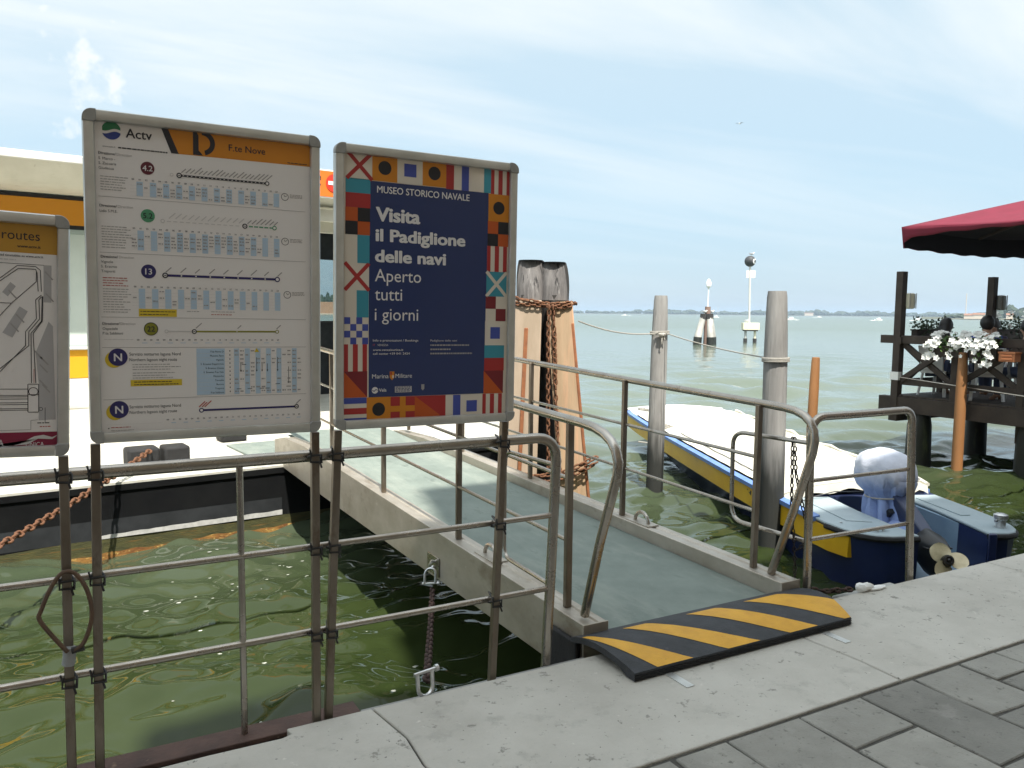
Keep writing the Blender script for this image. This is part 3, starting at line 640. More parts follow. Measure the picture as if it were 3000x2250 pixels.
# 5.2
direction(.787, ['Lido S.M.E.']); badge(.191, .767, .022, 'green', '5.2', 'ink', .018)
for i in range(12): p.rect(.250+i*.0205, .7515, .263+i*.0205, .7545, 'lgrey', 2)
node(.237, .753, .007, 'lgrey')
for i in range(5): p.rect(.522+i*.018, .7515, .536+i*.018, .756, 'green', 2)
node(.508, .754, .009, 'ink', True); node(.612, .754, .008, 'green'); stops([.255+i*.021 for i in range(12)], .753, hi=.03, mat='lgrey'); stops([.515+i*.0155 for i in range(7)], .753, hi=.034)
hours(.137, .630, .720, True, .650, .8); clock(.650, .708); notes(.722, 9, w=.098); sepline(.637)
# 13
direction(.620, ['Vignole', 'S. Erasmo', 'Treporti']); badge(.190, .580, .0235, 'indigo', '13', 'offw', .020)
p.line((.242, .569), (.621, .569), .008, 'indigo', 2)
for i in range(7): p.circ(.294+i*.0472, .569, .0026, 'white', 3)
node(.242, .569, .0095, 'ink', True); node(.621, .569, .0095, 'indigo'); stops([.242+i*.0472 for i in range(9)], .570, hi=.036)
notes(.553, 4, mat='red'); notes(.516, 10); hours(.137, .632, .525, True, .455, .28); clock(.657, .514)
p.rect(.157, .427, .277, .453, 'yellow', 1); p.greek(.162, .443, .11, 'ink', .0026); p.greek(.162, .433, .09, 'ink', .0026); p.greek(.31, .446, .04, 'grey'); p.greek(.39, .446, .08, 'grey'); p.greek(.39, .436, .07, 'red'); sepline(.423)
# 22
direction(.398, ['Ospedale', 'P.ta Sabbioni']); badge(.194, .385, .0225, 'olive', '22', 'ink', .018); p.ring(.194, .385, .0225, .0022, 'ink', 3)
p.line((.243, .377), (.333, .377), .0045, 'lgrey', 2); p.line((.333, .377), (.619, .378), .0055, 'olive', 2); node(.243, .377, .0065, 'lgrey'); node(.333, .377, .0085, 'ink', True); node(.619, .378, .007, 'olive'); p.circ(.477, .3775, .002, 'white', 3)
stops([.336, .477, .615], .378, hi=.03); hours(.143, .632, .345); 
for i in range(12): p.rect(.165+i*.0407, .336, .182+i*.0407, .338, 'blue', 2)
sepline(.321); p.greek(.05, .348, .09, 'lgrey')
# N
def moon(v):
    p.circ(.078, v-.008, .0275, 'yellow', 2); p.circ(.090, v, .0295, 'indigo', 3); p.text('N', .090, v-.013, 'offw', h=.026, align='c', l=5, bold=.02)
moon(.289); p.text('Servizio notturno laguna Nord', .125, .294, 'ink', h=.0105, w=.162); p.text('Northern lagoon night route', .125, .275, 'ink', h=.0105, w=.150)
notes(.262, 3, .134, .16); notes(.233, 3, .134, .15); p.rect(.127, .189, .290, .211, 'yellow', 1); p.greek(.138, .202, .12, 'ink', .0028); p.greek(.138, .193, .14, 'ink', .0028)
p.rect(.339, .152, .434, .317, 'blue', 1)
for i in range(14):
    u0 = .447+i*.0188
    if i in (1, 3, 5, 7, 9, 12): p.rect(u0, .152, u0+.0175, .317, 'blue', 1)
for j, s_ in enumerate(['F.te Nove D', 'Murano Faro', 'Vignole', 'S. Erasmo Capannone', 'S. Erasmo Chiesa', 'S. Erasmo P.ta Vela', 'Mazzorbo', 'Torcello', 'Burano', 'Treporti', 'P.ta Sabbioni']):
    v = .306-j*.0146; p.text(s_, .430, v-.003, 'ink', h=.0062, align='r'); p.rect(.339, v-.007, .706, v-.0064, 'lgrey', 2)
    p.rect(.450, v, .453, v+.005, 'ink', 3)
    for i in range(1, 14):
        if rng.rand() < .42: p.greek(.449+i*.0188, v, .013, 'grey', .0045, 3)
for u, v0, v1 in ((.545, .235, .285), (.564, .235, .262), (.583, .235, .262), (.62, .235, .285), (.66, .19, .25), (.489, .235, .262)): p.line((u, v0), (u, v1), .0016, 'ink', 3); p.poly([(u-.003, v0+.004), (u+.003, v0+.004), (u, v0-.003)], 'ink', 3)
for u, v in ((.482, .170), (.52, .170), (.563, .170), (.583, .170), (.62, .185), (.66, .175), (.50, .258)): p.rect(u-.008, v, u+.008, v+.002, 'ink', 4)
p.poly([(.545, .319), (.537, .304), (.554, .304)], 'yellow', 3); sepline(.145)
moon(.111); p.text('Servizio notturno laguna Nord', .122, .114, 'ink', h=.0105, w=.163); p.text('Northern lagoon night route', .122, .095, 'ink', h=.0105, w=.150)
p.line((.353, .098), (.689, .099), .007, 'indigo', 2); node(.353, .098, .0085, 'indigo'); node(.689, .099, .0085, 'ink', True); stops([.685], .099); stops([.343, .353, .362], .10, hi=.033, mat='red')
hours(.232, .708, .067)
for i in range(12): p.rect(.253+i*.0397, .057, .268+i*.0397, .0595, 'blue', 2)
p.rect(.055, .046, .059, .050, 'ink', 2); p.greek(.064, .049, .06, 'red', .0026); p.greek(.064, .039, .07, 'grey', .0022); p.rect(.05, .060, .225, .0606, 'lgrey', 2); p.rect(.05, .034, .225, .0346, 'lgrey', 2)
p.finish(st2)

# ---- museum poster
p = Print(BL3, A05, 3.0185)
p.rect(.022, .022, .765, 1.068, 'cream', 0); p.rect(.137, .122, .652, .957, 'navy', 1)
def tile(kind, u0, v0, u1, v1):
    w, h = u1-u0, v1-v0
    def rr(a, b_, c_, d_, mat, l=3): p.rect(u0+a*w, v0+b_*h, u0+c_*w, v0+d_*h, mat, l)
    if kind == 'V': rr(0,0,1,1,'cream',2); p.line((u0,v0),(u1,v1),.015,'fred',3); p.line((u0,v1),(u1,v0),.015,'fred',3.4)
    elif kind == 'M': rr(0,0,1,1,'teal',2); p.line((u0,v0),(u1,v1),.014,'cream',3); p.line((u0,v1),(u1,v0),.014,'cream',3.4)
    elif kind == 'I': rr(0,0,1,1,'amber',2); p.circ(u0+w/2, v0+h/2, .0265, 'black', 3)
    elif kind == 'S': rr(0,0,1,1,'cream',2); rr(.27,.27,.75,.75,'fblue')
    elif kind == 'C3': rr(0,0,1,1,'cream',2); rr(0,0,.17,1,'fred'); rr(.34,0,.5,1,'fblue'); rr(.84,0,1,1,'teal')
    elif kind == 'T': rr(0,0,1,1,'cream',2); rr(.0,0,.17,1,'fred'); rr(.37,0,.58,1,'fred'); rr(.78,0,.97,1,'fred')
    elif kind == 'E': rr(0,.5,1,1,'teal',2); rr(0,0,1,.5,'fred',2)
    elif kind == 'L': rr(0,0,1,1,'forange',2); rr(.5,.5,1,1,'black'); rr(0,0,.5,.5,'black')
    elif kind == 'K': rr(0,0,1,1,'cream',2); rr(.5,0,1,1,'teal')
    elif kind == 'U': rr(0,0,1,1,'cream',2); rr(0,.5,.5,1,'dred'); rr(.5,0,1,.5,'dred')
    elif kind == 'N':
        rr(0,0,1,1,'cream',2)
        for i in range(4):
            for j in range(4):
                if (i+j) % 2: rr(i/4,j/4,(i+1)/4,(j+1)/4,'fblue')
    elif kind == 'O': p.poly([(u0,v0),(u1,v0),(u0,v1)],'forange',2); p.poly([(u1,v0),(u1,v1),(u0,v1)],'dred',2)
    elif kind == 'C': rr(0,0,1,1,'cream',2); rr(0,.75,1,1,'fblue'); rr(0,0,1,.14,'fblue'); rr(0,.3,1,.56,'fred')
    elif kind == 'R': rr(0,0,1,1,'fred',2); rr(.38,0,.62,1,'amber'); rr(0,.38,1,.62,'amber',3.4)
    elif kind == 'Z': p.poly([(u0,v0),(u1,v0),(u0,v1)],'forange',2); p.poly([(u1,v0),(u1,v1),(u0,v1)],'fred',2); 
xs_ = [.048, .149, .251, .357, .459]
for i, k in enumerate('VISI'): tile(k, xs_[i], .959, xs_[i+1], 1.062)
tile('C3', .459, .955, .662, 1.062); tile('T', .662, .953, .756, 1.062)
vl = [.961, .852, .749, .642, .538, .434, .330, .225, .123]
for i, k in enumerate('ELKVKNTO'): tile(k, .044-.001*i, vl[i+1], .142-.0015*i, vl[i])
tile('C', .030, .030, .129, .122)
vr = [.953, .841, .739, .633, .530, .427, .325, .218, .121]
for i, k in enumerate('ILTMUSEO'): tile(k, .652-.0015*i, vr[i+1], .750-.0022*i, vr[i])
tile('I', .129, .025, .228, .122); tile('R', .228, .024, .331, .121); tile('Z', .331, .022, .467, .121)
p.rect(.467, .022, .501, .120, 'cream', 2); p.rect(.501, .022, .535, .120, 'fblue', 2); tile('S', .535, .021, .637, .120); tile('T', .637, .020, .733, .120); p.rect(.44, .022, .467, .121, 'fred', 3)
p.text('MUSEO STORICO NAVALE', .169, .915, 'offw', h=.026, w=.395, bold=.012)
p.text('Visita', .167, .808, 'offw', h=.052, w=.178, bold=.042)
p.text('il Padiglione', .166, .731, 'offw', h=.046, w=.379, bold=.042)
p.text('delle navi', .164, .651, 'offw', h=.046, w=.295, bold=.042)
p.text('Aperto', .161, .575, 'offw', h=.049, w=.193, bold=-.004)
p.text('tutti', .161, .502, 'offw', h=.049, w=.113, bold=-.004)
p.text('i giorni', .161, .424, 'offw', h=.049, w=.182, bold=-.004)
p.text('Info e prenotazioni / Bookings', .154, .341, 'offw', h=.0085, w=.190, bold=.01); p.text('IT', .154, .323, 'red', h=.008); p.text('VENEZIA', .172, .323, 'lgrey', h=.008)
p.text('www.veneziaunica.it', .154, .304, 'offw', h=.0085, w=.126, bold=.01); p.text('call center +39 041 2424', .154, .289, 'offw', h=.0085, w=.154, bold=.01)
p.text('Padiglione delle navi', .397, .341, 'lgrey', h=.008, w=.118)
for v, w in ((.323, .174), (.306, .09), (.289, .188)): p.greek(.397, v, w, 'grey', .006, 3)
p.text('Marina', .151, .196, 'offw', h=.017, w=.068); p.text('Militare', .248, .196, 'offw', h=.017, w=.070)
p.poly([(.224, .222), (.243, .222), (.243, .198), (.2335, .187), (.224, .198)], 'amber', 3); p.rect(.226, .209, .233, .220, 'fred', 4); p.rect(.234, .196, .241, .207, 'cream', 4)
p.circ(.163, .149, .013, 'offw', 3); p.path([(.152, .149), (.160, .145), (.166, .152), (.175, .149)], .003, 'navy', 4); p.text('Vela', .180, .143, 'offw', h=.013, w=.030, bold=.015)
p.rect(.246, .138, .317, .162, 'lgrey', 3)
for i in range(4): p.greek(.249, .141+i*.0055, .064, 'navy', .0032, 4)
p.poly([(.359, .168), (.372, .168), (.372, .150), (.3655, .143), (.359, .150)], 'grey', 3)
p.finish(st3)

# ---- route map poster (mostly outside the picture; u measured from its right edge)
p = Print((-.002, 1.112), A1, 3.0185)
p.rect(-.93, .022, -.022, .758, 'white', 0); p.rect(-.93, .655, -.024, .758, 'buff', 1)
p.text('routes', -.187, .696, 'ink', h=.030, w=.103); p.text('www.actv.it', -.146, .672, 'ink', h=.0085, w=.064, bold=.02)
p.text('Orari aggiornati / Updated timetables su www.actv.it', -.075, .642, 'ink', h=.007, align='r', bold=.01); p.greek(-.30, .630, .15, 'lgrey', .004); p.rect(-.9, .619, -.073, .6205, 'ink', 2)
p.rect(-.074, .501, -.052, .620, 'mapgrey', 1); p.poly([(-.096, .339), (-.060, .439), (-.048, .425), (-.040, .120), (-.088, .118), (-.088, .24)], 'mapgrey', 1); p.poly([(-.187, .528), (-.165, .561), (-.150, .548), (-.172, .515)], 'mapgrey', 1); p.poly([(-.187, .40), (-.14, .485), (-.118, .47), (-.16, .385)], 'mapgrey', 1)
for o_ in (0, .009):
    p.path([(-.42, .40), (-.191, .573-o_), (-.146+o_*.3, .614-o_), (-.096, .614-o_), (-.083-o_, .603-o_), (-.080-o_, .535)], .0022, 'ink')
    p.path([(-.40, .12), (-.192, .278+o_), (-.124+o_, .36), (-.124+o_, .405), (-.094+o_, .447), (-.096+o_, .508), (-.080, .524-o_*.6)], .0022, 'ink')
p.path([(-.36, .25), (-.192, .455), (-.163, .493), (-.094, .566), (-.094, .600)], .002, 'ink'); p.path([(-.5, .495), (-.163, .494)], .002, 'ink')
for o_ in (0, .012): p.path([(-.078+o_*.2, .520), (-.080+o_*.2, .440), (-.109+o_*.5, .400), (-.108+o_, .240)], .0022, 'ink')
p.path([(-.101, .285), (-.101, .24)], .0015, 'red')
p.ring(-.103, .212, .014, .002, 'ink')
for a, b_ in (((-.117, .236), (-.089, .236)), ((-.117, .202), (-.089, .202)), ((-.117, .145), (-.089, .145)), ((-.118, .145), (-.118, .236)), ((-.088, .145), (-.088, .236))): p.line(a, b_, .002, 'ink')
for v in (.220, .200, .195, .188, .176, .170, .157, .152): p.line((-.6, v), (-.118, v), .0018, 'ink')
for u, v in ((-.07, .60), (-.068, .53), (-.10, .345), (-.083, .325), (-.085, .30), (-.086, .25), (-.078, .235), (-.17, .535), (-.15, .46), (-.165, .43)): p.line((u, v), (u+.022, v-.026), .004, 'grey', 3)
p.ring(-.082, .155, .006, .0015, 'ink'); p.line((-.07, .16), (-.07, .11), .0015, 'ink'); p.greek(-.092, .108, .035, 'ink', .003); p.greek(-.085, .096, .03, 'red', .003); p.path([(-.5, .083), (-.11, .088), (-.11, .118), (-.09, .12)], .0015, 'grey')
p.rect(-.93, .026, -.026, .080, 'crimson', 1); p.poly([(-.30, .03), (-.175, .033), (-.13, .050), (-.10, .066), (-.075, .070), (-.05, .062), (-.032, .070), (-.05, .055), (-.09, .058), (-.12, .040)], 'lgrey', 2)
p.text('VENEZIA', -.27, .036, 'offw', h=.022, w=.085); p.text('UNICA', -.124, .033, 'offw', h=.014, w=.051)
p.finish(st1)

# hose loop round the leg, taped at the foot
t = thing('hose_loop', 'brown hose bent into a pointed loop and taped to the route map stand leg', 'hose', (-.03, 3.0, .46))
pts = [(-.030, 2.992, .452), (-.062, 2.99, .50), (-.106, 2.99, .575), (-.100, 2.99, .61), (-.070, 2.992, .68), (-.036, 3.0, .722), (0.0, 3.0, .715), (.030, 2.995, .665), (.045, 2.99, .60), (.042, 2.99, .54), (.018, 2.99, .475), (-.012, 2.992, .452)]
sm = []
for i in range(len(pts)-1):
    p0, p1, p2, p3 = [Vector(pts[max(0, min(len(pts)-1, i+k))]) for k in (-1, 0, 1, 2)]
    for k in range(4):
        f = k/4; sm.append(.5*((2*p1)+(p2-p0)*f+(2*p0-5*p1+4*p2-p3)*f*f+(3*p1-p0-3*p2+p3)*f**3))
sm.append(Vector(pts[-1]))
build('hose', MB().tube(sm, .0072, 8), hosem, t)
build('tape', MB().tube([(-.024, 3.012, .46), (-.026, 3.012, .425), (-.03, 3.014, .40)], .02, 10), zincm, t); build('tape', MB().tube([(-.018, 2.997, .452), (.02, 2.995, .458)], .012, 8), tie, t)

# ------------------------------------------------------------------ gangway
t = thing('gangway', 'steel gangway with a grey green deck leading from the quay to the pontoon', 'gangway', (2.9, 3.2, 0))
gt = lambda y: .085+.016*(y-3.15)
gd = lambda y: -.012+.022*(y-3.15)
Y0, Y1 = 3.15, 9.75
mb = MB(); mb.grid(lambda u, v: (2.30+1.2*u, Y0-.02+(Y1-Y0)*v, gd(Y0+(Y1-Y0)*v)), 2, 8)
mb.grid(lambda u, v: (3.5-1.2*u, Y0-.02+(Y1-Y0)*v, gd(Y0+(Y1-Y0)*v)-.04), 2, 8); mb.box(2.30, 3.50, Y0-.021, Y0-.019, -.05, -.0125)
build('deck', mb, deckm, t)
def girder_mesh(x0, x1):
    mb = MB(); ys = [Y0, 8.4, 9.3, Y1]; zt = [gt(Y0), gt(8.4), gt(9.3)-.05, gt(Y1)-.14]; zb = [-.21, -.225, -.225, -.17]
    secs = [[(x0, y, b_), (x1, y, b_), (x1, y, a), (x1-.045, y, a), (x1-.048, y, a-.008), (x0+.048, y, a-.008), (x0+.045, y, a), (x0, y, a)] for y, a, b_ in zip(ys, zt, zb)]
    return mb.loft(secs)
build('girder', girder_mesh(2.155, 2.295), girder, t, bev=.004, seg=1); build('girder', girder_mesh(3.505, 3.645), girder, t, bev=.004, seg=1)
for x in (2.155, 3.505): build('end_cap', MB().box(x-.004, x+.144, Y0-.012, Y0-.002, -.15, .088), girder, t, bev=.003)
mb = MB(); mb.box(2.12, 2.151, 3.16, 3.44, -.30, .0); build('fender_block', mb, blackrub, t, bev=.01)
for x, ys in ((2.225, (3.40, 4.72, 6.15, 7.60)), (3.575, (3.43, 4.74, 6.10, 7.50, 9.0))):
    for y in ys: build('post', MB().beam((x, y, gt(y)-.006), (x, y, 1.06+.033*(y-3.2)), .036, .030, (0, 1, 0)), steel_old, t, bev=.003)
rl = [(2.205, 9.6, 1.275), (2.205, 3.45, 1.066)]+bend((2.205, 3.25, 1.06), (2.205, 2.93, 1.05), (2.205, 2.965, .86))+[(2.21, 3.10, .50), (2.215, 3.225, .10)]
build('handrail', MB().tube(rl, .0235, 12), steel, t)
rr = [(3.595, 9.6, 1.275), (3.595, 4.7, 1.112), (3.595, 3.42, 1.076)]+bend((3.595, 3.26, 1.07), (3.595, 2.985, 1.06), (3.595, 3.045, .84))+[(3.59, 3.16, .48), (3.585, 3.30, .085)]
build('handrail', MB().tube(rr, .0235, 12), steel, t)
for a, b_ in (((2.22, 9.5, .53), (2.22, 3.40, .436)), ((2.22, 9.5, .90), (2.22, 3.40, .758)), ((3.58, 9.5, .58), (3.58, 3.44, .427)), ((3.58, 9.5, .90), (3.58, 3.44, .755))):
    build('middle_rail', MB().tube([a, b_], .0115, 8), steel, t)
for x, y in ((2.235, 4.28), (3.57, 4.50)):
    b_ = gt(y); arc = [(x, y+.075*math.cos(a), b_+.005+.07*math.sin(a)) for a in [math.pi*i/10 for i in range(11)]]
    lg = build('lifting_eye', MB().tube(arc, .013, 8), steel, t); build('base_plate', MB().box(x-.05, x+.05, y-.13, y+.13, b_-.005, b_+.006), girder, lg)
build('pad_plate', MB().box(2.145, 2.1545, 4.86, 5.06, -.19, -.06), steel, t, bev=.003)
build('pad_eye', MB().tube([(2.15, 4.93, -.10), (2.125, 4.93, -.09), (2.115, 4.945, -.12), (2.125, 4.965, -.15), (2.15, 4.96, -.14)], .011, 6), galv, t)

# ------------------------------------------------------------------ ramp with hazard stripes
RP = [(2.688, .040), (2.74, .052), (2.82, .063), (2.90, .069), (2.98, .069), (3.06, .061), (3.13, .044), (3.18, .024)]
def rz(y):
    for (a, za), (b_, zb) in zip(RP, RP[1:]):
        if y <= b_: return za+(zb-za)*(y-a)/(b_-a)
    return RP[-1][1]
def xr(y): return 3.515+.11*min(1, max(0, (y-2.688)/.24)) if y < 2.93 else 3.625
xl = lambda y: 2.115-.01*(y-2.69)/.4
t = thing('threshold_ramp', 'black rubber threshold ramp with yellow diagonal stripes at the gangway foot', 'ramp', (2.85, 2.9, 0))
ys = [p_[0] for p_ in RP]; mb = MB()
mb.grid(lambda u, v: (xl(0)+(0), 0, 0), 1, 1) if False else None
top = []; bot = []
for y in ys: top.append([(xl(y)+(xr(y)-xl(y))*i/12, y, rz(y)) for i in range(13)]); bot.append([(xl(y)+(xr(y)-xl(y))*i/12, y, (rz(y)-.03 if 2.72 < y < 3.15 else max(.004, rz(y)-.03))) for i in range(13)])
bot[0] = [(x, y, .003) for x, y, z in bot[0]]; bot[1] = [(x, y, .004) for x, y, z in bot[1]]
vs_ = [p_ for r_ in top for p_ in r_]+[p_ for r_ in bot for p_ in r_]; k = len(ys)*13; fs_ = []
for j in range(len(ys)-1):
    for i in range(12): a = j*13+i; fs_ += [(a, a+1, a+14, a+13), (k+a+13, k+a+14, k+a+1, k+a)]
    a = j*13; fs_ += [(a, a+13, k+a+13, k+a), (a+12, k+a+12, k+a+25, a+25)]
for i in range(12): fs_ += [(i+1, i, k+i, k+i+1)]; a = (len(ys)-1)*13+i; fs_ += [(a, a+1, k+a+1, k+a)]
mb.add(vs_, fs_); build('ramp_body', mb, rampm, t)
for i in range(4): build('rib', MB().tube([(2.112, 2.686, .007+.009*i), (3.515, 2.686, .007+.009*i)], .003, 5), blackrub, t)
FX = [(2.243, 2.450), (2.665, 2.871), (3.073, 3.269), (3.470, 3.56)]; BX = [(2.100, 2.135), (2.345, 2.486), (2.749, 2.945), (3.15, 3.30)]
def stripe(f, bk, last=False):
    mb = MB(); rows = 14
    def pt(u, v):
        y = 2.690+(3.085-2.690)*v; s_ = v**.85
        a = f[0]+(bk[0]-f[0])*s_; b_ = f[1]+(bk[1]-f[1])*s_
        if last: b_ = min(f[1]+.10*math.sin(min(v*2.2, 1)*1.5)-.34*max(0, v-.25), xr(y)-.002)
        x = a+(b_-a)*u; return (max(xl(y)+.001, min(x, xr(y)-.002)), y, rz(y)+.0022)
    mb.grid(pt, 6, rows); return mb
for i in range(4): build('yellow_stripe', stripe(FX[i], BX[i], i == 3), rampy, t)
for x in (2.282, 3.29):
    o = build('metal_strip', MB().box(x, x+.042, 2.54, 2.80, .0005, .0035), alu); tag(o, 'thin metal strip under the left half of the striped ramp' if x < 3 else 'thin metal strip under the right half of the striped ramp', 'metal strip', 'metal strips under the ramp')

# ------------------------------------------------------------------ chains
LK = {}
def link_mesh(key, L_, Wd, r, mat):
    if key in LK: return LK[key]
    pts = []; h = (L_-Wd)/2; rad = Wd/2-r; hh = L_/2-r-rad
    for i in range(5): a = math.pi*i/4; pts.append((rad*math.cos(a), 0, hh+rad*math.sin(a)))
    for i in range(5): a = math.pi+math.pi*i/4; pts.append((rad*math.cos(a), 0, -hh+rad*math.sin(a)))
    mb = MB().tube(pts, r, 6, closed=True); me = bpy.data.meshes.new('link'); me.from_pydata([tuple(v) for v in mb.v], [], mb.f); me.materials.append(mat)
    me.polygons.foreach_set('use_smooth', [True]*len(me.polygons)); LK[key] = me; return me
def resample(pts, step):
    P_ = [Vector(q) for q in pts]; outp = [P_[0]]; acc = 0
    for a, b_ in zip(P_, P_[1:]):
        d = (b_-a).length; f = step-acc
        while f <= d: outp.append(a+(b_-a)*(f/d)); f += step
        acc = d-(f-step)
    return outp
def sag(a, b_, s_, k=14): a, b_ = Vector(a), Vector(b_); return [a+(b_-a)*(i/k)-Vector((0, 0, s_*4*(i/k)*(1-i/k))) for i in range(k+1)]
def chain(label, pts, L_, r, mat, group=None, wob=.12, key=None, parent=None):
    loc = Vector(pts[0]); t = parent or thing('chain', label, 'chain', loc, group)
    me = link_mesh(key or (L_, r, mat.name), L_, L_*.68, r, mat); P_ = resample(pts, L_-2.2*r)
    base = (t.matrix_basis.translation if parent is None else MW[root(t).name].translation)
    for i in range(len(P_)-1):
        d = (P_[i+1]-P_[i]).normalized(); o = bpy.data.objects.new('link', me); COL.objects.link(o); o.parent = t
        q = Vector((0, 0, 1)).rotation_difference(d); roll = (0 if i % 2 else math.pi/2)+rng.normal(0, wob)+.5
        o.rotation_mode = 'QUATERNION'; o.rotation_quaternion = q @ Quaternion((0, 0, 1), roll); o.location = (P_[i]+P_[i+1])/2-base
    return t
# chain between gangway and quay with two shackles
ca = Vector((2.112, 4.92, -.22)); cb = Vector((1.285, 3.04, -.01))
ch = chain('dark rusty chain with bright shackles from the gangway side to the quay', sag((2.10, 4.86, -.26), (1.30, 3.075, .015), .05), .066, .0085, darkchain)
def shackle(parent, c, ax, up_, s_):
    c, ax, up_ = Vector(c), Vector(ax).normalized(), Vector(up_).normalized()
    pts = [c+ax*(-.5*s_)+up_*(-.55*s_), c+ax*(-.5*s_)+up_*.3*s_]+[c+ax*(-.5*s_*math.cos(a))+up_*(.3*s_+.5*s_*math.sin(a)) for a in [math.pi*i/6 for i in range(1, 6)]]+[c+ax*.5*s_+up_*.3*s_, c+ax*.5*s_+up_*(-.55*s_)]
    sh = build('shackle', MB().tube(pts, .12*s_, 8), galv, parent)
    build('pin', MB().tube([c-ax*.72*s_-up_*.55*s_, c+ax*.8*s_-up_*.55*s_], .10*s_, 8).lathe(c+ax*.78*s_-up_*.55*s_, [(.2*s_, -.08*s_), (.2*s_, .12*s_)], 8, ax=ax), galv, sh)
shackle(ch, (2.10, 4.90, -.19), (.75, -.6, .1), (.1, .1, 1), .075)
shackle(ch, (1.285, 3.05, .035), (.98, .2, 0), (0, -.15, -1), .075)
# chain from the pontoon
chain('long rusty mooring chain from the pontoon edge down to the left', sag((.792, 9.844, .0), (-1.05, 6.0, -.24), .06)+[], .105, .012, rustchain)
# small chain on the right hoop
chain('thin black chain hanging on the right railing hoop', [(3.64, 3.23, .90), (3.642, 3.225, .70), (3.644, 3.22, .45), (3.65, 3.20, .32), (3.66, 3.19, .12), (3.66, 3.2, -.1)], .036, .0042, blackchain, 'chains on the right railing hoop')
chain('second thin black chain looped from the hoop to the railing post', [(3.64, 3.215, .90), (3.648, 3.205, .70), (3.66, 3.16, .52), (3.69, 3.145, .40), (3.70, 3.14, .33), (3.675, 3.15, .28), (3.66, 3.19, .24)], .036, .0042, blackchain, 'chains on the right railing hoop')
chain('short dark chain lying on the kerb edge behind the ramp', [(3.70, 3.10, .03), (3.78, 3.06, .018), (3.87, 3.05, .016), (3.95, 3.02, .016)], .055, .008, darkchain)
o = build('plastic_rag', MB().ell((4.02, 3.0, .025), (.07, .035, .022), 10, 6, fn=lambda d: 1+.25*math.sin(d.x*7+d.y*5)).ell((4.12, 2.985, .01), (.08, .025, .012), 8, 5), signw); tag(o, 'crumpled white rag at the kerb edge right of the ramp', 'rag')

# ------------------------------------------------------------------ pontoon with its cabin
PA = R(7.0); PE = Vector((math.cos(PA), math.sin(PA), 0)); PN = Vector((-math.sin(PA), math.cos(PA), 0)); PO = Vector((0, 9.076, 0))
t = thing('pontoon', 'floating boat stop with black hull, white and orange cabin and pale roof', 'pontoon', PO, rz=PA)
def bx(nm, a, mat, parent=t, **k): return build(nm, MB().box(*a), mat, parent, local=True, **k)
HX0, HX1 = -9.0, 5.3
HP = [(HX0, 0), (HX1, 0), (6.7, 1.7), (6.7, 7.9), (HX0, 7.9)]
mb = MB().prism(HP, -1.6, -.216); mb.prism([(HX0, -.02), (HX1+.01, -.02), (HX1+.01, 0-.001), (HX0, -.001)], -.28, -.217); build('hull', mb, hull_black, t, local=True)
mb = MB(); mb.grid(lambda u, v: (HX0+.01+(HX1-HX0-.02)*u, -.004-.004*math.sin(u*90)-.012*(1-v)**2, -1.1+.325*v+.008*math.sin(u*31)*v+.006*math.sin(u*83)*v), 160, 5); build('weed_band', mb, hull_scum, t, local=True)
mb = MB(); mb.grid(lambda u, v: (HX0+.01+(HX1-HX0-.02)*u, -.018-.004*math.sin(u*190), -1.05+.145*v+.012*math.sin(u*27)*v+.010*math.sin(u*97)*v+.006*math.sin(u*331)*v), 400, 3); build('rust_band', mb, hull_rust, t, local=True)
mb = MB(); mb.grid(lambda u, v: (HX0+(2.15-HX0)*u, -.0015, -.77+.20*v), 20, 2); build('boot_stripe', mb, hull_grey, t, local=True)
pts = []; xs2 = np.linspace(.25, 2.15, 26)
up_ = [(x, -.735+.010*rng.rand()+.014*min(1, (x-.2))) for x in xs2]; dn_ = [(x, -.765-.006*min(1, (x-.2)*1.2)) for x in xs2]
mb = MB(); mb.add([(x, -.012, z) for x, z in up_]+[(x, -.012, z) for x, z in dn_], [(i+26, i+27, i+1, i) for i in range(25)]); build('flaked_stripe', mb, hull_flake, t, local=True)
build('deck', MB().prism([(x, y-.02 if y == 0 else y) for x, y in HP], -.214, -.19), pdeck, t, local=True)
bx('gangway_pad', (2.0, 3.75, .15, 1.6, -.188, -.165), deckm)
for x, y, w_ in ((.82, .68, .34), (1.17, .64, .28), (-.15, 2.45, .3), (2.20, 1.9, .34)): bx('bollard_block', (x-w_/2, x+w_/2, y, y+.30, -.19, .02), blackrub, bev=.03)
# cabin walls, local y of the front wall
FY = 3.80
CX0, CX1 = -8.0, 2.15
bx('lower_panel', (CX0, CX1, FY, FY+.08, -.19, .60), white_paint)
for x in np.arange(-7.2, 2.1, .62): bx('panel_seam', (x-.004, x+.004, FY-.003, FY+.001, -.19, .60), cream_paint)
bx('panel_ledge', (CX0, CX1, FY-.012, FY+.0, .18, .215), cream_paint)
bx('yellow_band', (CX0, CX1, FY-.006, FY+.08, .606, 1.0), cabin_yellow)
bx('handrail', (CX0, CX1, FY-.06, FY-.02, 1.01, 1.05), white_paint, bev=.01)
bx('window_sill', (CX0, CX1, FY+.0, FY+.08, 1.003, 1.06), frame_aqua)
bx('window_head', (CX0, CX1, FY+.0, FY+.08, 2.62, 2.68), frame_aqua)
bx('black_line', (CX0, CX1, FY-.006, FY+.08, 2.682, 2.735), blackm)
bx('orange_band', (CX0, CX1, FY-.01, FY+.08, 2.737, 3.08), cabin_orange)
bx('black_line', (CX0, CX1, FY-.006, FY+.08, 3.082, 3.13), blackm)
xw = [CX0, -6.6, -5.2, -3.8, -2.4, -1.1, .22, 1.2, CX1]
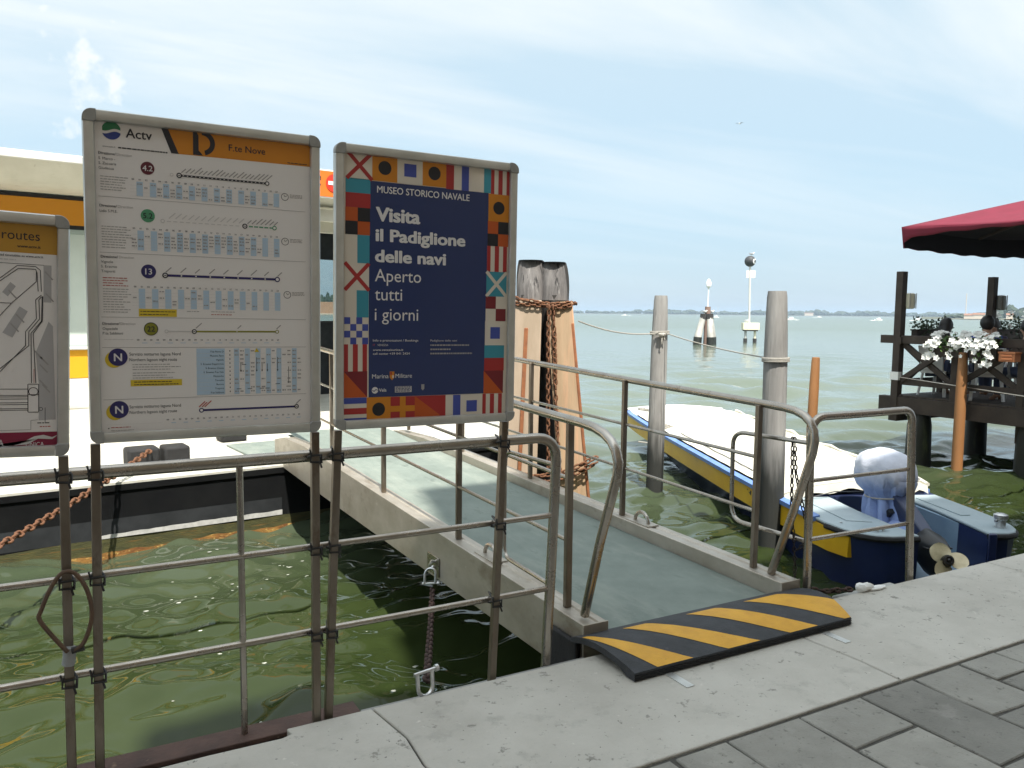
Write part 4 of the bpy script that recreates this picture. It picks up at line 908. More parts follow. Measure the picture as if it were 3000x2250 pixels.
for a, b_ in zip(xw, xw[1:]):
    w_ = .10 if a != .22 else .26
    bx('mullion', (a, a+w_, FY, FY+.08, 1.061, 2.619), frame_aqua)
    f = bx('window', (a+w_+.001, b_-.001, FY+.03, FY+.055, 1.07, 2.61), frame_aqua) if False else None
    if a < -1.2 or a >= .2: build('frosted_panel', MB().box(a+w_+.002, b_-.002, FY+.035, FY+.045, 1.062, 2.618), frosted, t, local=True, flat=True)
    else: build('pane', MB().box(a+w_+.002, b_-.002, FY+.035, FY+.045, 1.062, 2.618), glass, t, local=True, flat=True)
bx('mullion', (CX1-.09, CX1, FY, FY+.08, 1.061, 2.619), frame_aqua)
bx('notice', (-.02, .12, FY+.022, FY+.030, 2.24, 2.48), signw); bx('notice_header', (-.04, .14, FY+.018, FY+.0215, 2.39, 2.47), blackm)
# back wall with a see-through window band, end walls, bench
BY = 7.2
bx('back_wall', (CX0, 6.5, BY, BY+.08, -.19, 1.33), hull_grey); bx('back_wall', (CX0, 6.5, BY, BY+.08, 2.66, 3.3), hull_grey)
bx('back_sill', (CX0, 6.5, BY-.03, BY+.10, 1.331, 1.37), blackm)
for a in np.arange(-7.9, 6.4, 1.75): bx('back_mullion', (a, a+.08, BY+.01, BY+.07, 1.371, 2.659), frame_aqua)
build('back_pane', MB().box(CX0, 6.49, BY+.035, BY+.045, 1.372, 2.658), glass, t, local=True, flat=True)
bx('end_wall', (CX0-.09, CX0-.002, FY, BY+.08, -.19, 3.2), white_paint)
bx('partition', (CX1+.002, CX1+.07, FY, 5.6, -.19, 3.1), cream_paint)
for x, y in ((6.42, FY), (6.42, BY-.1), (5.2, 3.1), (2.9, 3.1)): bx('column', (x, x+.08, y, y+.08, -.19, 3.15), white_paint)
# roof with an undercut white fascia
mb = MB(); secs = []
for x in (CX0-.3, 6.9): secs.append([(x, y, z) for y, z in ((2.75, 3.44), (2.75, 3.50), (2.95, 3.56), (7.9, 3.60), (7.9, 3.40), (FY+.1, 3.14), (3.02, 3.20))])
mb.loft(secs); build('roof', mb, cream_paint, t, local=True)
bx('roof_trim', (CX0-.31, 6.91, 2.735, 2.775, 3.425, 3.515), white_paint, bev=.008)
bx('canopy_beam', (CX1+.3, 6.8, 2.95, 3.05, 2.97, 3.15), cream_paint); bx('canopy_beam', (CX1+.3, 6.8, 3.4, 3.52, 2.84, 3.02), cream_paint)
sg = bx('exit_sign', (2.9, 4.6, 2.68, 2.72, 3.29, 3.71), signw, bev=.006); sgf = bx('sign_face', (2.92, 4.58, 2.674, 2.679, 3.31, 3.69), sign_orange, sg)
cxs, czs = 4.005, 3.515
mb = MB().lathe((cxs, 2.668, czs), [(.135, -.003), (.135, .003)], 36, ax=(0, 1, 0)); build('no_entry_disc', mb, sign_red, sg, local=True)
build('no_entry_bar', MB().box(cxs-.10, cxs+.10, 2.660, 2.664, czs-.028, czs+.028), signw, sg, local=True)
for s_, z in (('e', 3.545), ('y', 3.42)):
    v_, f_ = text_poly(s_, .01); build('letter', MB().add([(3.725+q[0]*.15, 2.670, z+q[1]*.15) for q in v_], f_), blackm, sg, local=True, flat=True)

# ------------------------------------------------------------------ dolphin of three piles by the gangway
DP = Vector((5.0, 8.15, 0))
t = thing('mooring_dolphin', 'cluster of three leaning timber piles with pale plank sheathing and grey heads', 'mooring piles', (5.0, 8.15, WZ))
cam_r = Vector((Rt.x, Rt.y, 0)).normalized(); cam_f = Vector((Fw.x, Fw.y, 0)).normalized()
def dpt(r, d, z): return DP+cam_r*r+cam_f*d+Vector((0, 0, z))
def pile(b0, b1, r0, r1, cut, nm='pile', capmat=cap_grey):
    n = 18; b0, b1 = Vector(b0), Vector(b1); secs = []
    for i in range(9):
        f = i/8; c = b0+(b1-b0)*f; r_ = r0+(r1-r0)*f
        secs.append([(c.x+r_*math.cos(2*math.pi*j/n)*(1+.03*math.sin(3*j+i)), c.y+r_*math.sin(2*math.pi*j/n)*(1+.03*math.cos(2*j)), c.z) for j in range(n)])
    return MB().loft(secs)
# right, left and rear pile: r = sideways from the view line, d = depth
specs = [((.13, 0, 1.50), (.05, .0, 2.18), (.42, -.10, -2.0)), ((-.22, -.02, 1.50), (-.215, .0, 2.20), (-.42, -.15, -2.0)), ((-.09, .30, 1.5), (-.09, .28, 2.10), (-.05, .75, -2.0))]
for i, (mid, tp, bt) in enumerate(specs):
    build('pile', pile(dpt(*bt), dpt(*(tp[:2]+(1.80,))), .20, .165, 0), cap_dark, t)
    # axe-cut head: flat bevelled faces
    c0 = dpt(tp[0]+.01, tp[1], 1.74); c1 = dpt(*tp); n = 16; secs = []
    for f, rr_ in ((0, .178), (.35, .182), (.62, .178), (.85, .166), (1, .150)):
        ring_ = []
        for j in range(n):
            a = 2*math.pi*j/n; v = cam_r*math.cos(a)+cam_f*math.sin(a); rad = rr_
            face = v.dot(-cam_f)
            if face > .1: rad *= 1-.62*max(0, f-.12)*(face-.1)*1.1
            rad *= 1+.03*math.sin(5*a+i*2)+.02*math.sin(9*a+f*3)
            ring_.append(c0+(c1-c0)*f+v*rad)
        secs.append(ring_)
    hm = MB().loft(secs)
    for k_, f_ in enumerate(hm.f):
        nn = sum((Vector(hm.v[q]) for q in f_), Vector())/len(f_)-c0; nn.z = 0
        if nn.length > .01 and nn.normalized().dot(-cam_f) < .30: hm.m[k_] = 1
    hd = build('pile_head', hm, [cap_grey, cap_dark], t)
    zc = MB().lathe((c1.x, c1.y, c1.z), [(.142, -.004), (.145, .006)], 16); build('zinc_cap', zc, hull_grey, hd)
def plank(r0, r1, z0, z1, d0, d1, w, th, mat, nm, top_round=False, wb=None):
    a, b_ = dpt(r0, d0, z0), dpt(r1, d1, z1); return build(nm, MB().beam(b_, a, w, th, -cam_f, w1=wb or w), mat, t, bev=.012)
plank(-.335, -.250, -1.9, 1.74, -.33, -.20, .33, .05, sheath1, 'sheathing_plank', wb=.37)
plank(.435, .115, -1.9, 1.72, -.31, -.20, .30, .05, sheath2, 'sheathing_plank', wb=.36)
plank(-.36, -.265, -1.2, 1.42, -.375, -.243, .045, .02, rust_batten, 'rusty_batten')
plank(.60, .268, -1.6, 1.48, -.33, -.215, .035, .05, rust_batten, 'rusty_batten')
chain('rusty chain band round the heads of the sheathed piles', [dpt(-.45, -.10, 1.79), dpt(-.38, -.235, 1.755), dpt(-.25, -.25, 1.735), dpt(-.10, -.235, 1.71), dpt(.0, -.25, 1.69), dpt(.12, -.25, 1.70), dpt(.24, -.235, 1.71), dpt(.32, -.12, 1.71), dpt(.27, .1, 1.70)], .085, .011, rustchain, 'chains on the sheathed piles', .4)
chain('second slack rusty chain under the band on the pile heads', [dpt(-.40, -.23, 1.70), dpt(-.30, -.25, 1.685), dpt(-.15, -.25, 1.68), dpt(.02, -.262, 1.67), dpt(.15, -.26, 1.655), dpt(.26, -.235, 1.69)], .085, .011, rustchain, 'chains on the sheathed piles', .5)
chain('rusty chain hanging in the gap between the sheathed piles', [dpt(.0, -.28, 1.68), dpt(-.012, -.285, 1.4), dpt(.0, -.30, .4), dpt(.012, -.31, -.30)], .085, .011, rustchain, 'chains on the sheathed piles', .15)
chain('rusty chain hanging against the right sheathing plank', [dpt(.045, -.27, 1.68), dpt(.06, -.275, 1.3), dpt(.085, -.29, .6), dpt(.125, -.31, 0), dpt(.16, -.32, -.35)], .085, .011, rustchain, 'chains on the sheathed piles', .9)
for k_ in range(2):
    chain(('upper' if k_ else 'lower')+' turn of the rusty chain wound low round the piles', [dpt(-.55, -.20, -.28+.07*k_), dpt(-.40, -.375, -.33+.07*k_), dpt(-.1, -.36, -.36+.07*k_), dpt(.2, -.36, -.31+.07*k_), dpt(.38, -.38, -.22+.07*k_), dpt(.52, -.37, -.15+.075*k_), dpt(.60, -.25, -.13+.07*k_)], .095, .012, rustchain, 'chains wound low round the piles', .5)

# ------------------------------------------------------------------ round piles and posts
def soaked(mat, z1):
    """timber soaked dark up to the reach of tide and wash, a stain with a ragged upper edge"""
    M = mat.copy(); T = M.node_tree; n = T.nodes; l = T.links.new; b = n['Principled BSDF']; src = b.inputs['Base Color'].links[0].from_socket
    g = n.new('ShaderNodeNewGeometry'); sp = n.new('ShaderNodeSeparateXYZ'); l(g.outputs['Position'], sp.inputs[0])
    mp_ = n.new('ShaderNodeMapping'); mp_.inputs['Scale'].default_value = (1, 1, .12); l(g.outputs['Position'], mp_.inputs[0])
    x = n.new('ShaderNodeTexNoise'); x.inputs['Scale'].default_value = 11; x.inputs['Detail'].default_value = 5; l(mp_.outputs[0], x.inputs['Vector'])
    a = n.new('ShaderNodeMath'); a.operation = 'MULTIPLY_ADD'; l(x.outputs[0], a.inputs[0]); a.inputs[1].default_value = -.75; l(sp.outputs[2], a.inputs[2])
    r = n.new('ShaderNodeMapRange'); r.interpolation_type = 'SMOOTHSTEP'; l(a.outputs[0], r.inputs[0]); r.inputs[1].default_value = z1-.85; r.inputs[2].default_value = z1+.05-.25
    m_ = n.new('ShaderNodeMix'); m_.data_type = 'RGBA'; l(r.outputs[0], m_.inputs[0]); m_.inputs[6].default_value = (.022, .024, .022, 1); l(src, m_.inputs[7]); l(m_.outputs[2], b.inputs['Base Color'])
    return M
def round_pile(label, base, top, r0, r1, mat, group, wet=None, cat='mooring pile', cone=True):
    t = thing('mooring_pile', label, cat, (base[0], base[1], WZ), group); b0 = Vector((base[0], base[1], -2.2)); b1 = Vector(top); n = 20; secs = []
    d = b1-b0; zs = [0, .3, .42, .55, .7, .82, .9, .985, 1.0]
    for f in zs:
        c = b0+d*f; r_ = r0+(r1-r0)*f
        if cone and f > .85: r_ *= 1-.16*(f-.85)/.15
        if f == 1.0: r_ *= .93
        secs.append([(c.x+r_*math.cos(2*math.pi*j/n)*(1+.012*math.sin(2*j+7*f)), c.y+r_*math.sin(2*math.pi*j/n), c.z) for j in range(n)])
    build('shaft', MB().loft(secs), soaked(mat, wet) if wet is not None else mat, t)
    return t
GP = 'round mooring piles beside the boat'
t = round_pile('weathered grey pile nearer the bow of the yellow and blue boat', (7.11, 8.72), (7.30, 8.90, 1.85), .122, .112, pile_grey, GP, .05)
t = round_pile('thick weathered grey pile beside the middle of the yellow and blue boat', (6.60, 6.08), (6.63, 6.17, 1.85), .132, .122, pile_grey, GP, .25)
OP = 'orange brown posts in the water'
round_pile('orange brown post standing in the water in front of the terrace', (12.24, 7.57), (12.41, 7.68, 1.04), .088, .078, orange_post, OP, None, 'post')
round_pile('orange brown post behind the stern end of the boat', (11.25, 9.62), (11.40, 9.68, .87), .088, .080, orange_post, OP, None, 'post')
def rope(label, pts, r, mat, group=None):
    o = build('rope', MB().tube(pts, r, 6), mat); return tag(o, label, 'rope', group)
rope('slack pale rope from the sheathed piles to the bow pile', sag((5.33, 8.0, 1.50), (7.17, 8.78, 1.335), .07), .009, ropem, 'ropes between the piles')
rope('pale rope from the bow pile to the thick grey pile', sag((7.28, 8.77, 1.335), (6.56, 6.22, 1.14), .03), .008, ropem, 'ropes between the piles')
def wraps(c, r, zs, lab, g_=None):
    pts = [(c[0]+r*math.cos(a), c[1]+r*math.sin(a), z0+(z1-z0)*i/14) for z0, z1 in zip(zs, zs[1:]) for i, a in enumerate([2*math.pi*j/14 for j in range(14)])]
    rope(lab, pts, .010, ropem, g_)
wraps((7.255, 8.855), .130, [1.30, 1.32, 1.335, 1.36], 'rope turns knotted round the bow pile', 'rope turns round the piles'); wraps((6.618, 6.145), .137, [1.10, 1.115, 1.13, 1.145], 'rope turns round the thick grey pile', 'rope turns round the piles')
o = build('rope_knot', MB().ell((7.19, 8.73, 1.30), (.05, .05, .035), 8, 6, fn=lambda d: 1+.3*math.sin(9*d.x+5*d.z)).tube([(7.19, 8.72, 1.30), (7.17, 8.70, 1.22), (7.18, 8.71, 1.18)], .01, 6).tube([(7.21, 8.72, 1.30), (7.22, 8.70, 1.24)], .01, 6), ropem); tag(o, 'frayed pale rope knot on the bow pile', 'knot')

# ------------------------------------------------------------------ the motor boat (x across to starboard, y towards the bow)
BO = Vector((6.03, 4.61, WZ)); BR_ = math.atan2(-.4, .917)
t = thing('motor_boat', 'yellow and navy open motor boat under a white tarpaulin moored stern to the quay', 'boat', BO, rz=BR_)
def zz_(z): return z-WZ
def B(nm, mb, mat, parent=t, **k): return build(nm, mb, mat, parent, local=True, **k)
def lerp(tab, s_):
    for (a, *va), (b_, *vb) in zip(tab, tab[1:]):
        if s_ <= b_:
            f = max(0, (s_-a)/(b_-a)); return [p_+(q_-p_)*f for p_, q_ in zip(va, vb)]
    return list(tab[-1][1:])
#        s    xL    xR   gunwale bottom
TAB = [(0.0, .04, 1.78, -.385, -1.05), (1.5, .0, 1.86, -.385, -1.07), (3.0, -.01, 1.96, -.385, -1.07), (5.2, -.01, 2.02, -.375, -1.05), (6.2, -.01, 2.03, -.365, -.90), (7.4, -.01, 2.04, -.345, -.72), (8.3, .0, 2.03, -.32, -.56), (8.75, .06, 1.97, -.305, -.46)]
secs = []
for i in range(25):
    s_ = 1.62+(8.75-1.62)*i/24; xl_, xr_, zg, zb = lerp(TAB, s_); c_ = (xl_+xr_)/2
    secs.append([(xl_, s_, zz_(zg)), (xl_+.03, s_, zz_(zg-.25)), (xl_+.13, s_, zz_((zg+zb)/2-.05)), (xl_+.28, s_, zz_(zb)), (xr_-.28, s_, zz_(zb)), (xr_-.13, s_, zz_((zg+zb)/2-.05)), (xr_-.03, s_, zz_(zg-.25)), (xr_, s_, zz_(zg))])
B('hull', MB().loft(secs), navy_hull)
def plan_out(side, ins=0):
    o_ = [(0+ins, 1.63), (.005+ins, 1.0), (.03+ins, .60), (.085+ins, .36), (.165+ins*.9, .22+ins*.4), (.27+ins*.5, .13+ins), (.40, .09+ins), (.66, .10+ins), (.62, .5), (.58, 1.0), (.585, 1.63)]
    if side: o_ = [(1.83-x*(.72), y+.04) for x, y in o_][::-1]
    return o_
for sd in (0, 1):
    poly = plan_out(sd)
    k_ = len(poly); vs = []
    for (x, y) in poly: vs.append((x, y, zz_(-.40)))
    for (x, y) in poly:
        ow = (x < .3 and not sd) or (x > 1.6 and sd)
        vs.append((x+(.10 if ow and not sd else -.10 if ow else 0), y+.03, zz_(-1.02)))
    fs = [tuple(range(k_)), tuple(range(2*k_-1, k_-1, -1))]+[((i+1) % k_, i, k_+i, k_+(i+1) % k_) for i in range(k_)]
    if sd == 0: pass
    B('stern_quarter', MB().add(vs, fs), navy_hull)
    B('side_deck', MB().prism(plan_out(sd, -.004), zz_(-.398), zz_(-.366)), boat_grey, bev=.012)
    ins = [(x, y) for x, y in plan_out(sd)]
    edge = [p_ for p_ in ins if (p_[1] < .75)]
    if not sd: edge = [p_ for p_ in ins[2:8]]
    else: edge = [p_ for p_ in ins[3:9]]
    B('stern_fender', MB().tube([(x, y, zz_(-.405)) for x, y in edge], .028, 8), blackrub)
    if not sd:
        B('deck_hatch', MB().prism([(.22, 1.50), (.245, .62), (.47, .55), (.46, 1.50)], zz_(-.365), zz_(-.358)), boat_grey, bev=.004)
    else:
        B('deck_hatch', MB().prism([(1.50, .75), (1.60, .75), (1.62, 1.5), (1.50, 1.5)], zz_(-.365), zz_(-.358)), boat_grey)
# well: floor, sloping inner sides, blue cut ends
B('well_floor', MB().add([(.60, .12, zz_(-.86)), (1.42, .10, zz_(-.86)), (1.42, 1.63, zz_(-.74)), (.58, 1.63, zz_(-.74)), (.60, .12, zz_(-1.0)), (1.42, .10, zz_(-1.0)), (1.42, 1.63, zz_(-1.0)), (.58, 1.63, zz_(-1.0))], [(0,1,2,3),(7,6,5,4),(0,4,5,1),(1,5,6,2),(2,6,7,3),(3,7,4,0)]), boat_well)
B('well_side', MB().prism([(1.40, .16), (1.415, .16), (1.425, 1.60), (1.36, 1.60)], zz_(-.85), zz_(-.40)), boat_well); B('well_side', MB().prism([(.655, .14), (.672, .14), (.62, 1.6), (.60, 1.6)], zz_(-.85), zz_(-.40)), boat_well)
B('well_bulkhead', MB().box(.585, 1.415, 1.60, 1.66, zz_(-.80), zz_(-.36)), motor_navy)
B('transom_edge', MB().prism([(1.33, .10), (1.41, .09), (1.43, .20), (1.40, .21)], zz_(-1.0), zz_(-.37)), navy_hull, bev=.01)
for sd in (0, 1):                   # yellow strake, rub rail and white gunwale along each side
    st, rb, gw = [], [], []
    for i in range(36):
        s_ = (.30 if not sd else 1.5)+(8.6-(.30 if not sd else 1.5))*i/35; xl_, xr_, zg, zb = lerp(TAB, s_); q = (-.012 if not sd else .012); x = (xl_ if not sd else xr_)
        if s_ < .6 and not sd: x += (.6-s_)*.30
        zt, zl = zg-.022, zg-.245; st.append([(x+q, s_, zz_(zt)), (x+q*1.3, s_, zz_(zl)), (x-q*2.5, s_, zz_(zl)), (x-q*2.5, s_, zz_(zt))])
        rb.append([(x+q*2.8, s_, zz_(zg-.022)), (x+q*2.8, s_, zz_(zg+.024)), (x-q*3.2, s_, zz_(zg+.040)), (x-q*3.2, s_, zz_(zg-.022))])
    st[0] = [(p_[0], p_[1]+(.0 if j in (0, 3) else .02), p_[2]) for j, p_ in enumerate(st[0])]
    B('strake', MB().loft(st), yel_hull); B('rub_rail', MB().loft(rb[2:]), blue_rail)
# bow deck
def bowp(s_): return lerp(TAB, s_)
mb = MB(); mb.grid(lambda u, v: (lambda q: (q[0]+.03+(q[1]-q[0]-.06)*u, 7.9+.86*v, zz_(q[2]+.045+.05*math.sin(math.pi*u))))(bowp(7.9+.86*v)), 10, 6); B('bow_deck', mb, boat_white)
mb = MB(); mb.tube([(lambda q: (q[0]+(q[1]-q[0])*i/12, 8.76-.0+.05*math.sin(math.pi*i/12), zz_(-.29+.06*math.sin(math.pi*i/12))))(bowp(8.75)) for i in range(13)], .04, 8); B('bow_rail', mb, boat_white)
B('bow_corner', MB().ell((.04, 8.72, zz_(-.33)), (.06, .06, .06), 8, 6), blackrub)
# white tarpaulin
prng = np.random.RandomState(4); ph = prng.uniform(0, 6, 12)
def cover(u, v):
    s_ = 1.60+.22*u*(1-v)+(8.05-1.60)*v; xl_, xr_, zg, zb = lerp(TAB, s_); x = xl_+.055+(xr_-xl_-.11)*u
    h = .03+.125*math.sin(math.pi*u)**.75*(.9+.1*math.sin(v*30))
    h += .0045*math.sin(v*46+ph[0]+2*math.sin(u*5))*math.sin(math.pi*u)+.0025*math.sin(v*88+u*9+ph[1])+.005*math.sin(u*13+v*7+ph[2])*math.sin(math.pi*u)
    h -= .010*max(0, 1-abs((v*9) % 1-.5)*14)*math.sin(math.pi*u)
    if u > .93: h += .03
    return (x, s_, zz_(zg+.028+h))
mb = MB(); mb.grid(cover, 30, 90); cv_ = B('tarpaulin', mb, tarp)
mb = MB(); mb.grid(lambda u, v: (lambda p_: (p_[0], p_[1]-.015-.02*v, p_[2]-.09*v-.02*math.sin(u*25)*v))(cover(u, 0)), 30, 2); B('tarpaulin_hem', mb, tarp)
mb = MB(); pts = [(lambda p_: (p_[0]+.01, p_[1], p_[2]+.012+.015*math.sin(i*1.9)))(cover(1, i/28)) for i in range(29)]; mb.tube(pts, .03, 6, rs=[.026+.012*math.sin(i*2.3) for i in range(29)]); B('rolled_edge', mb, tarp)
B('lashing', MB().tube([(lambda p_: (p_[0], p_[1], p_[2]+.012))(cover(.06, v)) for v in np.linspace(.17, .62, 16)], .006, 5), ropedark)
B('lashing', MB().tube([(.06, 1.25, zz_(-.34)), (.30, 1.50, zz_(-.345)), (.62, 1.58, zz_(-.30)), (.85, 1.35, zz_(-.25))], .006, 5), ropedark)
pts = [(.12+.10*math.cos(i*1.9)+.05*math.sin(i*.7), 6.4+.16*math.sin(i*1.7)+.08*math.cos(i*.5), zz_(-.30+.012*(i % 5))) for i in range(34)]
B('rope_coil', MB().tube(pts, .010, 5), ropem)
pts = [(.2+.09*math.cos(i*1.9), 8.1+.12*math.sin(i*1.7), zz_(-.22+.010*(i % 5))) for i in range(20)]; B('rope_coil', MB().tube(pts, .009, 5), ropem)
B('mooring_line', MB().tube([(-.45, 5.9, zz_(-.45)), (-.28, 5.88, zz_(-.47)), (-.10, 6.05, zz_(-.40)), (-.0, 6.2, zz_(-.335)), (.08, 6.3, zz_(-.30))], .012, 6), ropem)
B('mooring_line', MB().tube([(-.035, 6.2, zz_(-.33)), (-.04, 6.2, zz_(-.6)), (-.03, 6.2, zz_(-.90))], .006, 5), ropem)
bl = B('stern_bollard', MB().lathe((1.60, .32, zz_(-.366)), [(.045, 0), (.045, .07), (.062, .08), (.062, .12), (.03, .135)], 10), galv); B('cross_bar', MB().tube([(1.53, .30, zz_(-.30)), (1.67, .34, zz_(-.30))], .014, 6), galv, bl)
bl = B('side_cleat', MB().lathe((1.74, 1.9, zz_(-.34)), [(.03, 0), (.03, .07), (.045, .08), (.045, .11)], 8), galv)
for y_ in (.55, 1.15): B('deck_screw', MB().lathe((.16, y_, zz_(-.362)), [(.012, 0), (.012, .006)], 8), galv)
cl_ = B('stern_cleat', MB().tube([(.30, .22, zz_(-.335)), (.45, .26, zz_(-.335))], .012, 6), galv); B('cleat_post', MB().lathe((.345, .235, zz_(-.366)), [(.014, 0), (.014, .03)], 6).lathe((.405, .25, zz_(-.366)), [(.014, 0), (.014, .03)], 6), galv, cl_)
B('fuel_hose', MB().tube([(.70, 1.5, zz_(-.66)), (.74, 1.25, zz_(-.60)), (.80, 1.1, zz_(-.55)), (.84, 1.0, zz_(-.45))], .012, 6), motor_black)
# registration marks on the strake (two small smudged letters as on the photograph)
B('registration_mark', MB().box(-.019, -.017, 2.40, 2.44, zz_(-.53), zz_(-.45)).box(-.019, -.017, 2.30, 2.34, zz_(-.53), zz_(-.45)).box(-.019, -.017, 2.30, 2.44, zz_(-.49), zz_(-.475)), signb)
# outboard motor, tilted up, with its cloth cover
om = B('outboard_motor', MB().beam((.87, .95, zz_(-.15)), (.865, .32, zz_(-.46)), .17, .20, m=0, w1=.12, h1=.16), motor_navy, bev=.02)
mb = MB(); mb.beam((.72, 1.02, zz_(-.62)), (.76, .72, zz_(-.30)), .05, .05).beam((1.02, 1.02, zz_(-.62)), (.98, .72, zz_(-.30)), .05, .05).box(.68, 1.06, .98, 1.06, zz_(-.78), zz_(-.50)); B('bracket', mb, motor_black, om)
secs = []
axd = Vector((-.01, -.80, -.45)).normalized(); upv = Vector((0, -.45, .80)).normalized(); rtv = Vector((1, 0, 0))
for d_, w_, h_, o_ in ((-.02, .14, .18, 0), (.06, .27, .27, -.02), (.13, .30, .34, -.03), (.25, .22, .40, -.03), (.36, .13, .32, -.02), (.42, .05, .16, 0)):
    c_ = Vector((.865, .34, zz_(-.45)))+axd*d_+upv*o_; secs.append([c_+rtv*(w_/2*math.cos(a))+upv*(h_/2*math.sin(a)) for a in [2*math.pi*i/14 for i in range(14)]])
B('gearcase', MB().loft(secs), motor_black, om)
B('cavitation_plate', MB().box(.74, .99, .10, .42, zz_(-.505), zz_(-.49)), motor_black, om, bev=.005)
# propeller
hub = Vector((.825, -.07, zz_(-.555))); pax = Vector((-.30, -.84, .42)).normalized(); pu = Vector((1, 0, 0)); pu = (pu-pax*pu.dot(pax)).normalized(); pv = pax.cross(pu)
pr_ = B('propeller', MB().lathe(hub-pax*.06, [(.052, -.03), (.052, .09), (.042, .125), (.030, .127), (.030, .10), (.012, .10), (.012, .13), (.002, .135)], 16, ax=pax), motor_black, om)
MWs = pr_
for i in range(3):
    a0 = R(118+120*i); mb = MB(); rows = []
    for j in range(9):
        f = j/8; rad = .045+.128*f; wdt = .35+1.0*math.sin(math.pi*min(1, f*.78+.12))**.8*(1 if f < .9 else .75); row = []
        half = wdt*.056/ max(rad, .05)*1.15
        for q_ in range(7):
            a = a0+(q_/6-.5)*2*half; row.append(hub+(pu*math.cos(a)+pv*math.sin(a))*rad*(1-.06*abs(q_/6-.5)*f)+pax*((q_/6-.5)*-.075*(1-.35*f)+.004))
        rows.append(row)
    vs = [p_ for r_ in rows for p_ in r_]; vs2 = [p_-pax*.007 for p_ in vs]; fs = []
    for j in range(8):
        for q_ in range(6): a = j*7+q_; fs += [(a, a+1, a+8, a+7), (63+a+7, 63+a+8, 63+a+1, 63+a)]
    for j in range(8): fs += [(j*7, j*7+7, 63+j*7+7, 63+j*7), (j*7+13, j*7+6, 63+j*7+6, 63+j*7+13)]
    for q_ in range(6): fs += [(56+q_, 57+q_, 63+57+q_, 63+56+q_), (q_+1, q_, 63+q_, 63+q_+1)]
    build('blade', MB().add(vs+vs2, fs), prop_cream, om, local=True)
# cloth cover
c0 = Vector((.86, 1.05, zz_(.03))); crng = np.random.RandomState(9); cph = crng.uniform(0, 6, 8)
def hood(d):
    q = (abs(d.x)**2.7+abs(d.y)**2.5+abs(d.z)**2.5)**(-1/2.55)
    w = 1+.035*math.sin(5*d.x+3*d.y+cph[0])+.02*math.sin(9*d.y-4*d.z+cph[1])
    lo = max(0, .35-d.z)
    an = math.atan2(d.y, d.x)
    w += lo*(.05*math.sin(11*an+cph[2]+2*d.z)+.035*math.sin(19*an+cph[3]))
    w += .012*math.sin(14*d.x+11*d.z+cph[4]+3*math.sin(4*d.y))
    if d.y < 0: w *= 1-.16*max(0, d.z)*(-d.y)
    return q*w*.93
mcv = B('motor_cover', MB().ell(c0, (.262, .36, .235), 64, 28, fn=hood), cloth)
secs = []; n = 44
for i, (z, rx, ry, oy) in enumerate(((-.04, .258, .350, 0), (-.09, .258, .34, -.01), (-.16, .232, .285, -.04), (-.22, .19, .225, -.08), (-.28, .195, .225, -.10), (-.38, .215, .235, -.13), (-.50, .225, .24, -.17), (-.66, .215, .23, -.21))):
    ring_ = []
    for j in range(n):
        a = 2*math.pi*j/n; fo = (.0 if i == 0 else .008+.007*i*(i != 3))*math.sin(9*a+cph[2]+.3*i+.8*math.sin(2*a)); fo += .010*math.sin(17*a+cph[3]+.5*i)
        ring_.append((c0.x+(rx+fo)*math.cos(a), c0.y+oy+(ry+fo)*math.sin(a), zz_(.03+z)+(.04*math.sin(4*a+cph[4]) if i > 5 else 0)))
    secs.append(ring_)
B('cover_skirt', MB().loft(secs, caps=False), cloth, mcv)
B('cover_cord', MB().tube([(c0.x+.205*math.cos(a), c0.y-.08+.24*math.sin(a), zz_(-.19)+.03*math.sin(a+2)) for a in [2*math.pi*j/24 for j in range(24)]], .008, 6, closed=True), ropem, mcv)
B('cloth_bundle', MB().ell((.80, .62, zz_(-.52)), (.19, .20, .13), 20, 12, fn=lambda d: 1+.12*math.sin(7*d.x+cph[5])+.10*math.sin(9*d.y+4*d.z)), cover_blue, mcv)

# ------------------------------------------------------------------ restaurant terrace on piles
TX, TY = 12.62, 8.95; ZD = .27
t = thing('terrace', 'dark timber restaurant terrace on piles with cross braced railing', 'terrace', (TX, TY, WZ))
def bm(nm, a, b_, w, h, mat=darkwood, up=(0,0,1), parent=t, bev=.006): return build(nm, MB().beam(a, b_, w, h, up), mat, parent, bev=bev)
bm('edge_beam', (TX, 9.25, .08), (TX, 3.1, .08), .16, .26); bm('edge_beam', (TX-.1, TY, -.10), (21, TY, -.10), .16, .22)
bm('joist', (14.8, 8.85, .08), (14.8, 3.1, .08), .14, .26); bm('joist', (17.2, 8.85, .08), (17.2, 3.1, .08), .14, .26); bm('edge_beam', (12.72, TY, .08), (21, TY, .08), .14, .26)
for i in range(39):
    y = 8.98-.15*i; build('deck_plank', MB().box(TX-.05, 20.9, y-.143, y, .212, .245), darkwood, t, bev=.004, seg=1)
def pile_t(x, y, r_):
    secs = [[(x+r_*k_*math.cos(2*math.pi*j/14)*(1+.03*math.sin(3*j)), y+r_*k_*math.sin(2*math.pi*j/14), z) for j in range(14)] for z, k_ in ((-2.2, 1.05), (-.9, 1.05), (-.55, 1.0), (-.25, .96), (-.05, .80))]
    return build('terrace_pile', MB().loft(secs), pile_wet, t)
for x, y, r_ in ((12.74, 8.58, .20), (14.33, 8.55, .18), (12.86, 6.86, .17), (16.4, 8.55, .18), (12.9, 5.0, .18), (14.6, 5.2, .18), (15.2, 6.9, .17)): pile_t(x, y, r_)
build('pile_bracket', MB().box(12.74, 13.0, 6.74, 7.0, -.34, -.05), darkwood, t, bev=.01)
bm('corner_post', (TX-.03, 8.95, -.05), (TX-.03, 8.95, 2.36), .13, .13, up=(0,1,0))
